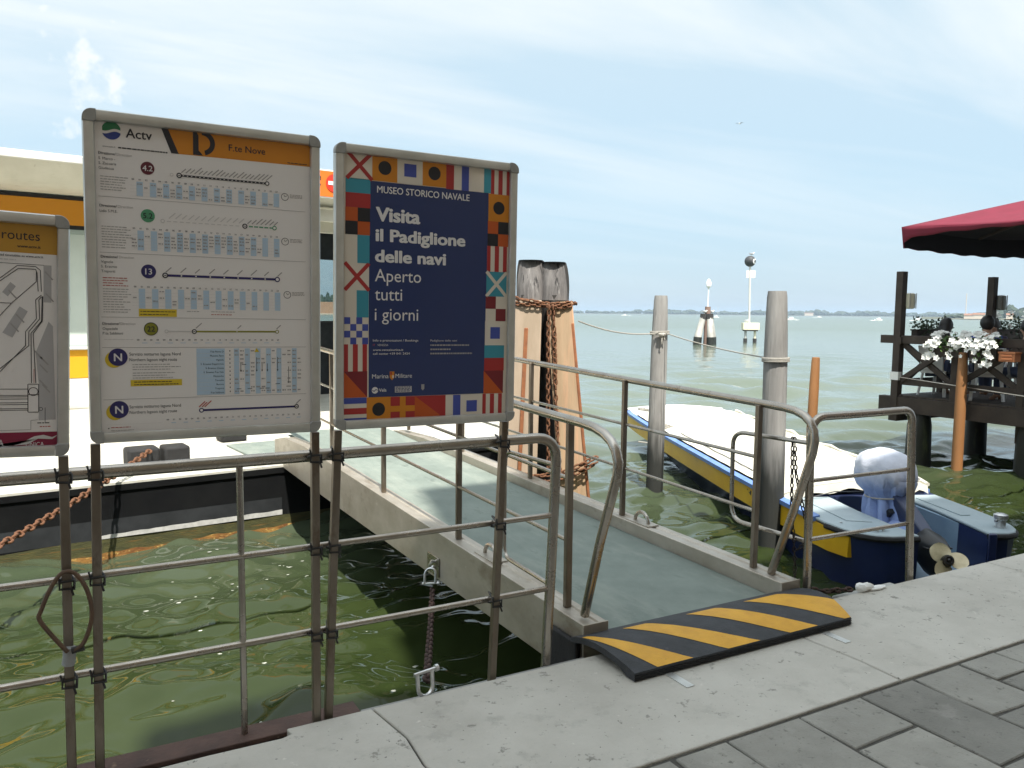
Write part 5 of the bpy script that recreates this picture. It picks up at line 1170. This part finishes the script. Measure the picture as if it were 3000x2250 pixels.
bm('tall_post', (14.74, 8.65, .2), (14.74, 8.65, 2.32), .125, .125, up=(0,1,0)); bm('tall_post', (17.0, 8.65, .2), (17.0, 8.65, 2.32), .125, .125, up=(0,1,0))
for y in (7.92, 6.87, 5.8, 4.7): bm('rail_post', (TX, y, -.02), (TX, y, 1.16), .11, .11, up=(0,1,0))
bm('top_rail', (TX-.02, 9.28, 1.20), (TX-.02, 4.6, 1.20), .10, .14); bm('top_rail', (TX-.1, 8.90, 1.18), (21, 8.90, 1.18), .09, .12)
bm('bottom_rail', (TX, 8.9, .47), (TX, 4.6, .47), .07, .10); bm('bottom_rail', (TX+.1, 8.90, .47), (21, 8.9, .47), .07, .1)
for y0, y1 in ((8.86, 7.98), (7.86, 6.93), (6.81, 5.86)):
    bm('brace', (TX+.012, y0, 1.12), (TX+.012, y1, .50), .05, .095); bm('brace', (TX-.042, y0, .50), (TX-.042, y1, 1.12), .05, .095)
for x0, x1 in ((12.72, 13.72), (13.74, 14.66), (14.82, 15.8), (15.82, 16.9)):
    bm('brace', (x0, 8.915, 1.10), (x1, 8.915, .50), .05, .09); bm('brace', (x0, 8.865, .50), (x1, 8.865, 1.10), .05, .09); bm('rail_post', (x1+.02, 8.89, .2), (x1+.02, 8.89, 1.14), .10, .10, up=(0,1,0))
def lamp(c, mat):
    c = Vector(c); lp = build('bulkhead_lamp', MB().lathe(c, [(.05, -.135), (.085, -.12), (.09, 0), (.085, .12), (.05, .135)], 10), mat, t)
    mb = MB()
    for i in range(5): a = 2*math.pi*i/5; mb.tube([c+Vector((.10*math.cos(a), .10*math.sin(a), z)) for z in (-.13, 0, .13)], .009, 4)
    build('lamp_cage', mb, alu_dark, lp)
lamp((TX+.10, 8.87, 1.86), lampglass); lamp((14.86, 8.56, 1.86), pm('dull_lamp_glass', (.20,.20,.17), rough=.3))
build('white_tag', MB().box(TX-.11, TX-.02, 8.87, 9.03, .50, .64), signw, t)
bm('cable', (TX-.10, 8.9, .56), (TX-.10, 4.8, .30), .012, .012, galv, bev=0)
# planter boxes with white flowers
LM = bpy.data.meshes.new('blossom'); mb = MB()
for i in range(5):
    a = 2*math.pi*i/5; d = Vector((math.cos(a), math.sin(a), 0)); s_ = Vector((-math.sin(a), math.cos(a), 0))
    mb.add([Vector((0, 0, 0)), d*.018+s_*.014+Vector((0, 0, .006)), d*.034+Vector((0, 0, .004)), d*.018-s_*.014+Vector((0, 0, .006))], [(0, 3, 2, 1)])
LM.from_pydata([tuple(v) for v in mb.v], [], mb.f); LM.materials.append(petal)
def planter(label, x0, y0, y1, z, nb, seed, boxmat=terracotta, along='y', fl=petal, hgt=.24, drop=.22, leaf=leafm, width=.18):
    rg = np.random.RandomState(seed); c = Vector((x0, (y0+y1)/2, z)) if along == 'y' else Vector(((y0+y1)/2, x0, z)); L_ = abs(y1-y0)
    p_ = thing('flower_box', label, 'flower box', c, 'flower boxes on the terrace railing')
    def W_(a, b_, z_): return c+(Vector((b_, a, z_)) if along == 'y' else Vector((a, b_, z_)))
    a, b_ = W_(-L_/2, -width/2, 0), W_(L_/2, width/2, .17); mb = MB()
    xa, xb, ya, yb = min(a.x, b_.x), max(a.x, b_.x), min(a.y, b_.y), max(a.y, b_.y)
    mb.box(xa+.015, xb-.015, ya+.015, yb-.015, z, z+.15).box(xa, xb, ya, yb, z+.150, z+.175); build('box', mb, boxmat, p_, bev=.004)
    mb = MB()
    for i in range(int(340*L_)):
        u = rg.uniform(-L_/2, L_/2); bump_ = .75+.25*math.sin(u*9+seed); r_ = rg.uniform(0, 1)**.6
        ang = rg.uniform(-.6, math.pi+.6); pos = W_(u+rg.normal(0, .02), -math.cos(ang)*(width*.75)*r_-.03*(math.sin(ang) < .2), .17+(math.sin(ang)*hgt*bump_ if math.sin(ang) > 0 else -drop*rg.rand())*r_)
        d = Vector((rg.normal(), rg.normal(), rg.normal(.5, .7))).normalized(); sd = d.cross(Vector((rg.normal(), rg.normal(), rg.normal()))).normalized(); l_ = rg.uniform(.04, .075); w_ = l_*.33
        mb.add([pos, pos+d*l_*.5+sd*w_, pos+d*l_, pos+d*l_*.5-sd*w_], [(0, 1, 2, 3)])
    f = build('foliage', mb, leaf, p_, flat=True); tag(f, kind='stuff')
    base = MW[p_.name].translation; k_ = 0
    while k_ < nb:
        cu_ = rg.uniform(-L_/2, L_/2); an = rg.uniform(-.5, 1.7)
        for q_ in range(rg.randint(3, 7)):
            u = cu_+rg.normal(0, .035); a2 = an+rg.normal(0, .2); rr_ = rg.uniform(.85, 1.12)
            pos = W_(u, -math.cos(a2)*width*.8*rr_, .17+(math.sin(a2)*hgt*rr_ if a2 > 0 else -drop*rg.uniform(0, 1.0)))
            o = bpy.data.objects.new('blossom', LM); COL.objects.link(o); o.parent = p_; o.location = pos-base; d = Vector((-math.cos(a2)-.4, rg.normal(0, .4)-.35, math.sin(a2)+.4)).normalized()
            o.rotation_mode = 'QUATERNION'; o.rotation_quaternion = Vector((0, 0, 1)).rotation_difference(d); s_ = rg.uniform(1.0, 1.75); o.scale = (s_, s_, s_); k_ += 1
    return p_
planter('flower box of white blossoms hanging on the railing above the orange post', TX-.17, 8.26, 7.62, .95, 105, 3, darkwood, hgt=.22, drop=.20)
planter('flower box of white blossoms at the right of the first one with a trailing tuft', TX-.17, 7.58, 7.14, .93, 100, 8, darkwood, drop=.30)
mb = MB().box(TX-.26, TX-.10, 6.86, 7.10, .93, 1.05).box(TX-.27, TX-.09, 6.85, 7.11, 1.05, 1.08).box(TX-.275, TX-.262, 6.9, 7.06, .955, .985).box(TX-.275, TX-.262, 6.9, 7.06, 1.005, 1.03)
o = build('planter_trough', mb, terracotta, bev=.005); tag(o, 'empty terracotta trough hooked on the railing right of the white blossoms', 'planter')
planter('box of dark thin leaved plants on the far railing near the corner post', 8.86, 12.85, 13.75, 1.20, 0, 5, darkwood, 'x', leaf=leafdark, hgt=.26, width=.14)
planter('box of dark leafy plants with grey blossoms on the far railing at the right', 8.86, 14.95, 16.3, 1.20, 26, 6, darkwood, 'x', leaf=leafdark, hgt=.30, width=.14)
# chairs, table
def chair(label, x, y, rzv, mat):
    c = thing('plastic_chair', label, 'chair', (x, y, .245), 'chairs on the terrace', rz=rzv)
    b = lambda nm, mb, **k: build(nm, mb, mat, c, local=True, **k)
    mb = MB(); mb.grid(lambda u, v: (-.22+.44*u, -.21+.43*v, .43-.02*math.sin(math.pi*u)*math.sin(math.pi*v)), 6, 6).grid(lambda u, v: (.22-.44*u, -.21+.43*v, .405), 2, 2).box(-.225, .225, -.215, -.195, .39, .436).box(-.225, .225, .205, .225, .39, .436); b('seat', mb)
    b('backrest', MB().add([(-.20, -.21, .44), (.20, -.21, .44), (.215, -.31, .86), (-.215, -.31, .86), (-.20, -.235, .44), (.20, -.235, .44), (.215, -.335, .86), (-.215, -.335, .86)], [(0,1,2,3),(7,6,5,4),(0,4,5,1),(1,5,6,2),(2,6,7,3),(3,7,4,0)]), bev=.01)
    for sx_, sy_ in ((-1, -1), (1, -1), (-1, 1), (1, 1)): b('leg', MB().beam((sx_*.19, sy_*.18, .41), (sx_*.235, sy_*.235, 0), .045, .03))
    for sx_ in (-1, 1): b('armrest', MB().tube([(sx_*.235, -.27, .66), (sx_*.25, -.05, .67), (sx_*.245, .17, .65), (sx_*.23, .20, .55), (sx_*.21, .19, .42)], .02, 6))
    return c
chair('white plastic chair beside the corner post under the long haired person', 13.10, 8.50, R(-88), chair_white)
chair('white plastic chair under the person in the bright blue shirt', 13.12, 7.74, R(-48), chair_white)
chair('grey plastic chair with round arms seen behind the right brace', 13.42, 7.22, R(5), chair_grey)
chair('white plastic chair on the far side of the table against the outer railing', 14.55, 8.48, R(120), chair_white)
tb = thing('cafe_table', 'white square table between the people on the terrace', 'table', (13.90, 8.12, .245))
build('table_top', MB().box(13.58, 14.22, 7.80, 8.44, .955, .985), chair_white, tb, bev=.01)
for sx_, sy_ in ((-1,-1),(1,-1),(-1,1),(1,1)): build('leg', MB().beam((13.90+sx_*.27, 8.12+sy_*.27, .955), (13.90+sx_*.29, 8.12+sy_*.29, .245), .04, .04), chair_white, tb)
# seated people
def skin_obj(nm, verts, edges, rad, mat, parent, rootv=0):
    me = bpy.data.meshes.new(nm); me.from_pydata(verts, edges, []); me.materials.append(mat)
    o = bpy.data.objects.new(nm, me); COL.objects.link(o); o.parent = parent
    sk = o.modifiers.new('skin', 'SKIN'); sk.use_smooth_shade = True
    for i, v in enumerate(me.skin_vertices[0].data): v.radius = (rad[i], rad[i]) if not isinstance(rad[i], tuple) else rad[i]; v.use_root = (i == rootv)
    ss = o.modifiers.new('subsurf', 'SUBSURF'); ss.levels = 1; ss.render_levels = 1
    return o
def person(label, x, y, rzv, shirt, hair_long, lean=.0, legs=denim, zoff=0):
    p_ = thing('person', label, 'person', (x, y, .245+zoff), 'people seated on the terrace', rz=rzv)       # faces +y, seat height .45
    V = [(0,-.05,.53),(0,-.06,.70),(0,-.05+lean*.4,.90),(0,-.03+lean*.8,1.02),(0,-.01+lean,1.11),(0,.01+lean,1.19),(0,.02+lean,1.285),(0,.115+lean,1.20),   # pelvis..head, nose
         (-.17,-.03+lean*.7,1.0),(-.22,.06,.78),(-.17,.28,.73),(-.15,.37,.74),(.17,-.03+lean*.7,1.0),(.22,.06,.78),(.17,.28,.73),(.15,.37,.74),
         (-.10,.0,.52),(-.12,.40,.52),(-.12,.40,.12),(-.12,.52,.05),(.10,.0,.52),(.12,.40,.52),(.12,.40,.12),(.12,.52,.05)]
    E_ = [(0,1),(1,2),(2,3),(3,4),(4,5),(5,6),(5,7),(3,8),(8,9),(9,10),(10,11),(3,12),(12,13),(13,14),(14,15),(0,16),(16,17),(17,18),(18,19),(0,20),(20,21),(21,22),(22,23)]
    rad = [.13,.12,.13,.09,.052,.085,.075,.016,.06,.042,.033,.026,.06,.042,.033,.026,.085,.062,.042,.035,.085,.062,.042,.035]
    skin_obj('body', V, E_, rad, skinm, p_)
    T_ = [0,1,2,3,8,9,12,13]; mp_ = {a: i for i, a in enumerate(T_)}; rs_ = [(.165,.13),(.16,.125),(.175,.13),(.11,.09),.085,.062,.085,.062]
    skin_obj('shirt', [V[a] for a in T_], [(mp_[a], mp_[b_]) for a, b_ in E_ if a in mp_ and b_ in mp_], rs_, shirt, p_)
    T_ = [0,16,17,18,20,21,22]; mp_ = {a: i for i, a in enumerate(T_)}; skin_obj('trousers', [V[a] for a in T_], [(mp_[a], mp_[b_]) for a, b_ in E_ if a in mp_ and b_ in mp_], [.15,.105,.08,.06,.105,.08,.06], legs, p_)
    hz_ = 1.235; mb = MB(); hf = lambda d: 1+.05*math.sin(11*d.x+7*d.y)+(.0)
    mb.ell((0, -.012+lean, hz_+.025), (.105, .118, .125), 16, 10, fn=hf)
    if hair_long: mb.loft([[(r_*math.cos(2*math.pi*j/12), oy+lean+r_*.75*math.sin(2*math.pi*j/12), z) for j in range(12)] for z, r_, oy in ((1.26, .105, -.045), (1.15, .11, -.07), (1.04, .10, -.085), (.98, .05, -.08))])
    build('hair', mb, hairm, p_, local=True)
person('person with long dark hair in a plum shirt seated beside the corner post', 13.10, 8.50, R(-88), shirt_plum, True, .12, zoff=-.045)
person('person with dark hair in a bright blue shirt seated with back turned', 13.12, 7.74, R(-48), shirt_blue, False, .05)
person('person with black hair seated half hidden behind the blue shirted one', 14.55, 8.48, R(120), shirt_plum, False, .0, zoff=-.04)
person('person in a grey shirt at the right edge of the picture', 13.42, 7.22, R(5), shirt_grey, False, .05, zoff=-.045)
# red parasol
UC = Vector((14.1, 6.65)); hw = 2.0; ze = 3.06; za = 3.66
t2 = thing('red_parasol', 'large square wine red parasol over the terrace', 'parasol', (UC.x, UC.y, .245))
prm = MB(); cor = [(-1, 1), (-1, -1), (1, -1), (1, 1)]; urg = np.random.RandomState(2)
for k_ in range(4):
    (ax_, ay_), (bx_, by_) = cor[k_], cor[(k_+1) % 4]
    def pan(u, v, a=(ax_, ay_), b_=(bx_, by_)):
        x = a[0]+(b_[0]-a[0])*u; y = a[1]+(b_[1]-a[1])*u; s_ = 1-v*.97; sg_ = math.sin(math.pi*u)
        rip = .02*math.sin(26*v+9*u)*sg_*(1-v)*abs(2*u-1)
        return (UC.x+x*hw*s_, UC.y+y*hw*s_, ze+(za-ze)*v-.08*sg_*(1-v)**1.4*1.0-.03*sg_*math.sin(math.pi*v)+rip)
    prm.grid(pan, 20, 14)
lin = MB(); lin.add([(x, y, z-.014) for x, y, z in prm.v], [f_[::-1] for f_ in prm.f]); build('lining', lin, pm('dark_lining', (.012,.010,.011), rough=.9), t2)  # near-black copy of the canopy set just below it
cn = build('canopy', prm, umb_red, t2); sdm = cn.modifiers.new('solid', 'SOLIDIFY'); sdm.thickness = .006
for k_ in range(4):
    a, b_ = cor[k_], cor[(k_+1) % 4]
    def val_(u, v):
        x = a[0]+(b_[0]-a[0])*u; y = a[1]+(b_[1]-a[1])*u; sg_ = math.sin(math.pi*u)
        return (UC.x+x*(hw+.004)-x*.03*v*(1-.4*sg_), UC.y+y*(hw+.004)-y*.03*v, ze-.08*sg_-(.26 if k_ == 0 else .36)*v*(1-(.80 if k_ == 0 else .12)*sg_**.45)+.012*math.sin(u*40)*v)
    mb = MB(); mb.grid(val_, 30, 3); ms = MB(); ms.add([(UC.x+(x-UC.x)*.993, UC.y+(y-UC.y)*.993, z+.004) for x, y, z in mb.v], [f_[::-1] for f_ in mb.f]); vl_ = build('valance', mb, umb_red, t2); build('valance_lining', ms, bpy.data.materials['dark_lining'], vl_); sdm = vl_.modifiers.new('solid', 'SOLIDIFY'); sdm.thickness = .005  # near-black copy just inside each valance
build('pole', MB().tube([(UC.x, UC.y, .245), (UC.x, UC.y, 3.68)], .035, 10), darkwood, t2)
for a in cor+[(0, 1), (1, 0), (0, -1), (-1, 0)]:
    build('rib', MB().beam((UC.x, UC.y, 3.56), (UC.x+a[0]*hw*.96, UC.y+a[1]*hw*.96, ze-(.02 if abs(a[0])+abs(a[1]) > 1 else .10)), .03, .04), darkwood, t2)

# ------------------------------------------------------------------ out on the lagoon
t = thing('channel_beacon', 'three pile channel marker with a small lantern on a thin mast', 'beacon', (45.9, 50.0, WZ))
white_pile = pm('guano_white_pile', (.62,.60,.56), (.20,.18,.16), 1.2, .9, stretch=(1,1,.4))
for dx, dy in ((-.62, .25), (.05, -.35), (.66, .2)):
    build('pile', MB().tube([(45.9+dx*1.35, 50+dy*1.3, -2.2), (45.9+dx*1.15, 50+dy*1.1, -.2), (45.9+dx*.55, 50+dy*.5, 1.35)], .30, 10, rs=[.33, .30, .24]), white_pile, t)
    build('weed_sleeve', MB().tube([(45.9+dx*1.36, 50+dy*1.32, -2.0), (45.9+dx*1.17, 50+dy*1.13, -.28)], .34, 10), pile_wet, t); build('pile_head', MB().tube([(45.9+dx*.56, 50+dy*.5, 1.2), (45.9+dx*.50, 50+dy*.45, 1.62)], .27, 8), cap_dark, t)
build('centre_pile', MB().tube([(45.9, 50, -1), (45.9, 50, 2.2)], .28, 10, rs=[.3, .22]), pm('reddish_pile', (.22,.14,.11), rough=.9), t)
build('mast', MB().tube([(45.93, 50.05, 2.2), (46.0, 50.1, 3.6)], .05, 6), signw, t); build('lantern', MB().lathe((46.0, 50.1, 3.6), [(.05, 0), (.09, .15), (.2, .25), (.22, .55), (.12, .75), (.03, .85)], 10), signw, t)
t = thing('signal_post', 'white metal post with a black ball marked C above a beige cabinet', 'channel sign', (53.3, 52.6, WZ))
build('mast', MB().tube([(53.2, 52.6, .2), (53.35, 52.9, 5.95)], .085, 8), pm('mast_grey', (.55,.54,.50), rough=.5), t)
bb = build('ball', MB().ell((53.38, 52.95, 6.3), (.49, .49, .49), 20, 12), signb, t)
v_, f_ = text_poly('C', .04); cd = (Rt*.30-Fw*.40).normalized(); cdv = Vector((cd.x, cd.y, .0)).normalized(); cr_ = Vector((-cdv.y, cdv.x, 0))
build('letter', MB().add([Vector((53.38, 52.95, 6.3))+cdv*math.sqrt(max(.05, .505**2-((q[0]-.35)*.62)**2-((q[1]-.35)*.62)**2))+cr_*((q[0]-.35)*.62)+Vector((0, 0, (q[1]-.35)*.62)) for q in v_], f_), signw, bb, flat=True)
pn_ = Vector((cam_f.x, cam_f.y, 0)); 
def fbox(nm, c, w, d, h, mat, parent=t): c = Vector(c); return build(nm, MB().beam(c-Vector((0, 0, h/2)), c+Vector((0, 0, h/2)), w, d, pn_), mat, parent, bev=.02)
fbox('white_board', (53.42, 52.85, 5.15), .80, .08, .66, signw)
fbox('cabinet', (53.30, 52.55, .55), 1.45, .7, .62, beige_box); fbox('platform', (53.3, 52.55, .18), 1.2, .7, .1, cap_dark)
for s_ in (-.42, .42):
    c = Vector((53.3, 52.55, 0))+cam_r*s_; build('leg', MB().tube([c+Vector((0, 0, -2)), c+Vector((0, 0, .15))], .11, 8), pm('leg_steel', (.42,.42,.40), rough=.6) if s_ < 0 else beige_box, t); build('foot', MB().tube([c+Vector((0, 0, -1.5)), c+Vector((0, 0, -.52))], .17, 8), cap_dark, t)
def gull(label, p_, hd, fly=False):
    t = thing('gull', label, 'gull', p_, 'gulls', rz=hd); b = lambda nm, mb, m_: build(nm, mb, m_, t, local=True)
    b('body', MB().ell((0, 0, .17), (.20, .085, .085), 10, 7).ell((.17, 0, .25), (.065, .055, .055), 8, 6).tube([(.22, 0, .25), (.29, 0, .235)], .015, 5, rs=[.018, .004]).tube([(.12, 0, .19), (.165, 0, .245)], .05, 6), birdw)
    if fly:
        for s_ in (-1, 1): b('wing', MB().add([(.10, s_*.05, .20), (.08, s_*.35, .33), (-.06, s_*.68, .26), (-.10, s_*.35, .31), (-.12, s_*.05, .19), (.10, s_*.05, .185), (.08, s_*.35, .315), (-.06, s_*.68, .25), (-.10, s_*.35, .295), (-.12, s_*.05, .175)], [(0,1,2,3,4),(9,8,7,6,5)]+[(i, 5+i, 5+(i+1) % 5, (i+1) % 5) for i in range(5)]), birdg)
    else:
        for s_ in (-1, 1): b('wing', MB().ell((-.06, s_*.075, .185), (.20, .02, .06), 8, 6), birdg); b('leg', MB().tube([(0, s_*.03, .10), (0, s_*.03, 0)], .008, 4), beige_box)
gull('gull flying high above the lagoon in the open sky', (88.9, 91.3, 29.7), R(200), True)
gull('white gull standing on top of the black ball', (53.5, 52.9, 6.79), R(-30)); gull('white gull standing on the left end of the beige cabinet', Vector((53.3, 52.5, .862))-cam_r*.42, R(-40))
gull('white gull on the left pile of the channel marker', (45.55, 50.0, 1.62), R(-60)); gull('white gull on the right pile of the channel marker', (46.25, 49.95, 1.62), R(-60))
def at(px, d, z=WZ):
    r_ = Fw*F_PX+Rt*(px-1500)-Up*(920-1125); h_ = Vector((r_.x, r_.y, 0)).normalized(); return h_*d+Vector((0, 0, z))
def motorboat(label, px, d, L_, hd):
    p_ = at(px, d); t = thing('motorboat', label, 'motorboat', p_, 'distant motorboats', rz=hd); b = lambda nm, mb, m_: build(nm, mb, m_, t, local=True)
    L_ *= .7; b('hull', MB().loft([[(x, -w, .75+.12*max(0, x/L_)), (x, -w*.7, -.2), (x, w*.7, -.2), (x, w, .75+.12*max(0, x/L_))] for x, w in ((-L_/2, .9), (0, 1.1), (L_*.32, .8), (L_/2, .08))]), signw)
    b('cabin', MB().box(-L_*.18, L_*.14, -.7, .7, .7, 1.5), signw)
    b('wake', MB().add([(-L_/2, -.5, .02), (-L_/2, .5, .02), (-L_*1.1, .9, .03), (-L_*1.1, -.9, .03), (-L_*.8, 0, .2)], [(0, 1, 4), (1, 2, 4), (2, 3, 4), (3, 0, 4)]), signw)
motorboat('white motorboat far off left of the bow pile', 1830, 800, 9, R(160)); motorboat('white motorboat far off right of the channel marker', 2098, 560, 7, R(-10)); motorboat('white motorboat far off just right of the thick pile', 2318, 420, 6, R(170))
motorboat('low white motorboat near the shore left of the terrace', 2400, 900, 10, R(-15)); motorboat('white motorboat left of the terrace corner post', 2575, 460, 6, R(-20)); motorboat('white motorboat seen just right of the terrace corner post', 2690, 520, 7, R(-20))
# far shore: low islands, a wooded strip that reads as one mass
def strip(px0, px1, d, k, dep):
    a = []; 
    for i in range(k+1): a.append(at(px0+(px1-px0)*i/k, d, WZ-.5))
    vs = []; 
    for v in a: h_ = Vector((v.x, v.y, 0)).normalized(); vs += [v, h_*(d+dep*.1)+Vector((0, 0, .6)), h_*(d+dep)+Vector((0, 0, 1.2)), h_*(d+dep)+Vector((0, 0, WZ-.5))]
    return MB().add(vs, [(4*i+j, 4*i+4+j, 4*i+5+j, 4*i+1+j) for i in range(k) for j in range(3)])
for args in ((-2500, 4200, 2300, 60, 500), (2700, 4600, 800, 20, 350)):
    o = build('island', strip(*args), landm); tag(o, kind='structure')
frng = np.random.RandomState(21)
def lump(mb, c, r_, h_, hd):
    n = 7; k_ = 4; vs = []; ph_ = frng.uniform(0, 6, 3)
    mb.ell((c.x, c.y, c.z+h_*.45), (r_, r_, h_*.58), 8, 5, fn=lambda d: 1+.22*math.sin(4*d.x+ph_[0])+.18*math.sin(5*d.y+3*d.z+ph_[1]))
mb = MB()
for i in range(900):
    px = frng.uniform(-600, 3700); hp = 5.5+3.0*(math.sin(px*.011)*.5+.5)+2.0*max(0, math.sin(px*.037+1))
    if px > 1900: hp += 2.5
    if 1680 < px < 1850: hp *= .7
    d_ = 2350+frng.uniform(0, 300); lump(mb, at(px, d_, 0), frng.uniform(6, 16), hp*frng.uniform(.7, 1.35), 0)
o = build('far_wood', mb, woodland, flat=True); tag(o, kind='stuff')
mb = MB()
for i in range(260):
    px = frng.uniform(2760, 4300); base = 3.5 if px < 2915 else 10.5
    d_ = 830+frng.uniform(0, 160); lump(mb, at(px, d_, 0), frng.uniform(3, 7), base*frng.uniform(.65, 1.3), 0)
o = build('nearer_wood', mb, woodland, flat=True); tag(o, kind='stuff')
for i, (px, w_, h_, c_) in enumerate(((2838, 7, 2.6, 'low ochre house on the far shore left of the tall post'), (2868, 9, 3.2, 'long ochre house on the far shore near the tall post'), (2958, 5, 3.2, 'small white house among trees on the far shore'), (2370, 22, 6, 'pale house on the far shore behind the pile'), (2290, 26, 6, 'long pale house on the far shore left of the thick pile'))):
    d_ = 815 if px > 2700 else 2320; p_ = at(px, d_, 0); t = thing('far_house', c_, 'house', p_, 'houses on the far shore'); h0 = Vector((p_.x, p_.y, 0)).normalized(); s_ = Vector((h0.y, -h0.x, 0))
    build('wall', MB().beam(p_-s_*w_/2+Vector((0, 0, h_*.5)), p_+s_*w_/2+Vector((0, 0, h_*.5)), 7, h_+.5), farwall, t); build('roof', MB().add([p_+s_*a*w_*.53+h0*b_*3.9+Vector((0, 0, z)) for a, b_, z in ((-1,-1,h_+.2),(1,-1,h_+.2),(1,1,h_+.2),(-1,1,h_+.2),(-1,0,h_+1.8),(1,0,h_+1.8))], [(3,2,1,0),(0,1,5,4),(2,3,4,5),(1,2,5),(3,0,4)]), rooftile, t)
for px, d_, h_, lb in ((2829, 900, 24, 'thin mast on the far shore behind the terrace'), (2078+25, 2350, 24, 'thin mast on the far shore near the beacon')):
    p_ = at(px, d_, 0); o = build('far_mast', MB().tube([p_, p_+Vector((0, 0, h_))], .35, 5), farwall); tag(o, lb, 'mast', 'masts on the far shore')
# cemetery island: brick wall and cypresses, seen through the pontoon windows
a, b_ = at(-700, 505, 0), at(1420, 505, 0); t = thing('island_wall', 'long brick wall of the cemetery island seen through the pontoon windows', 'wall', a)
build('wall', MB().beam(a+Vector((0, 0, 2.6)), b_+Vector((0, 0, 2.6)), 1.5, 7.4), brick, t); build('white_footing', MB().beam(a+Vector((0, 0, -.9)), b_+Vector((0, 0, -.9)), 2.2, 1.0), farwall, t)
for i, (px, h_, lb) in enumerate(((944, 12.0, 'short cypress at the left edge of the gap between the two tall posters'), (952, 11.0, 'lowest cypress in the gap between the two tall posters'), (961, 14.5, 'pointed cypress in the middle of the gap between the two tall posters'), (973, 12.6, 'blunt cypress right of the pointed one in the gap between the posters'), (986, 17.5, 'tallest cypress at the right edge of the gap between the two tall posters'))):
    p_ = at(px, 520+3*i, 0); tr = thing('cypress_tree', lb, 'tree', p_, 'cypresses on the cemetery island')
    build('trunk', MB().tube([p_, p_+Vector((0, 0, 4))], .3, 5), cap_dark, tr)
    build('crown', MB().ell((p_.x, p_.y, h_*.52+.5), (1.7, 1.7, h_*.52), 8, 8, fn=lambda d: (1-.35*max(0, d.z))*(1+.16*math.sin(6*d.x+9*d.z+i)+.1*math.sin(8*d.y+13*d.z))), cypress, tr, flat=True)

# ------------------------------------------------------------------ the air: thin summer haze over the lagoon
hz = bpy.data.materials.new('summer_haze'); hz.use_nodes = True; hn = hz.node_tree; hn.nodes.remove(hn.nodes['Principled BSDF'])
pv = hn.nodes.new('ShaderNodeVolumePrincipled'); pv.inputs['Density'].default_value = .00024; pv.inputs['Color'].default_value = (.66, .82, 1.0, 1); pv.inputs['Anisotropy'].default_value = .2
hn.links.new(pv.outputs[0], hn.nodes['Material Output'].inputs['Volume'])
hb = build('haze', MB().box(-6500, 6500, -300, 6500, -4.0, 40), hz, flat=True); tag(hb, kind='stuff')
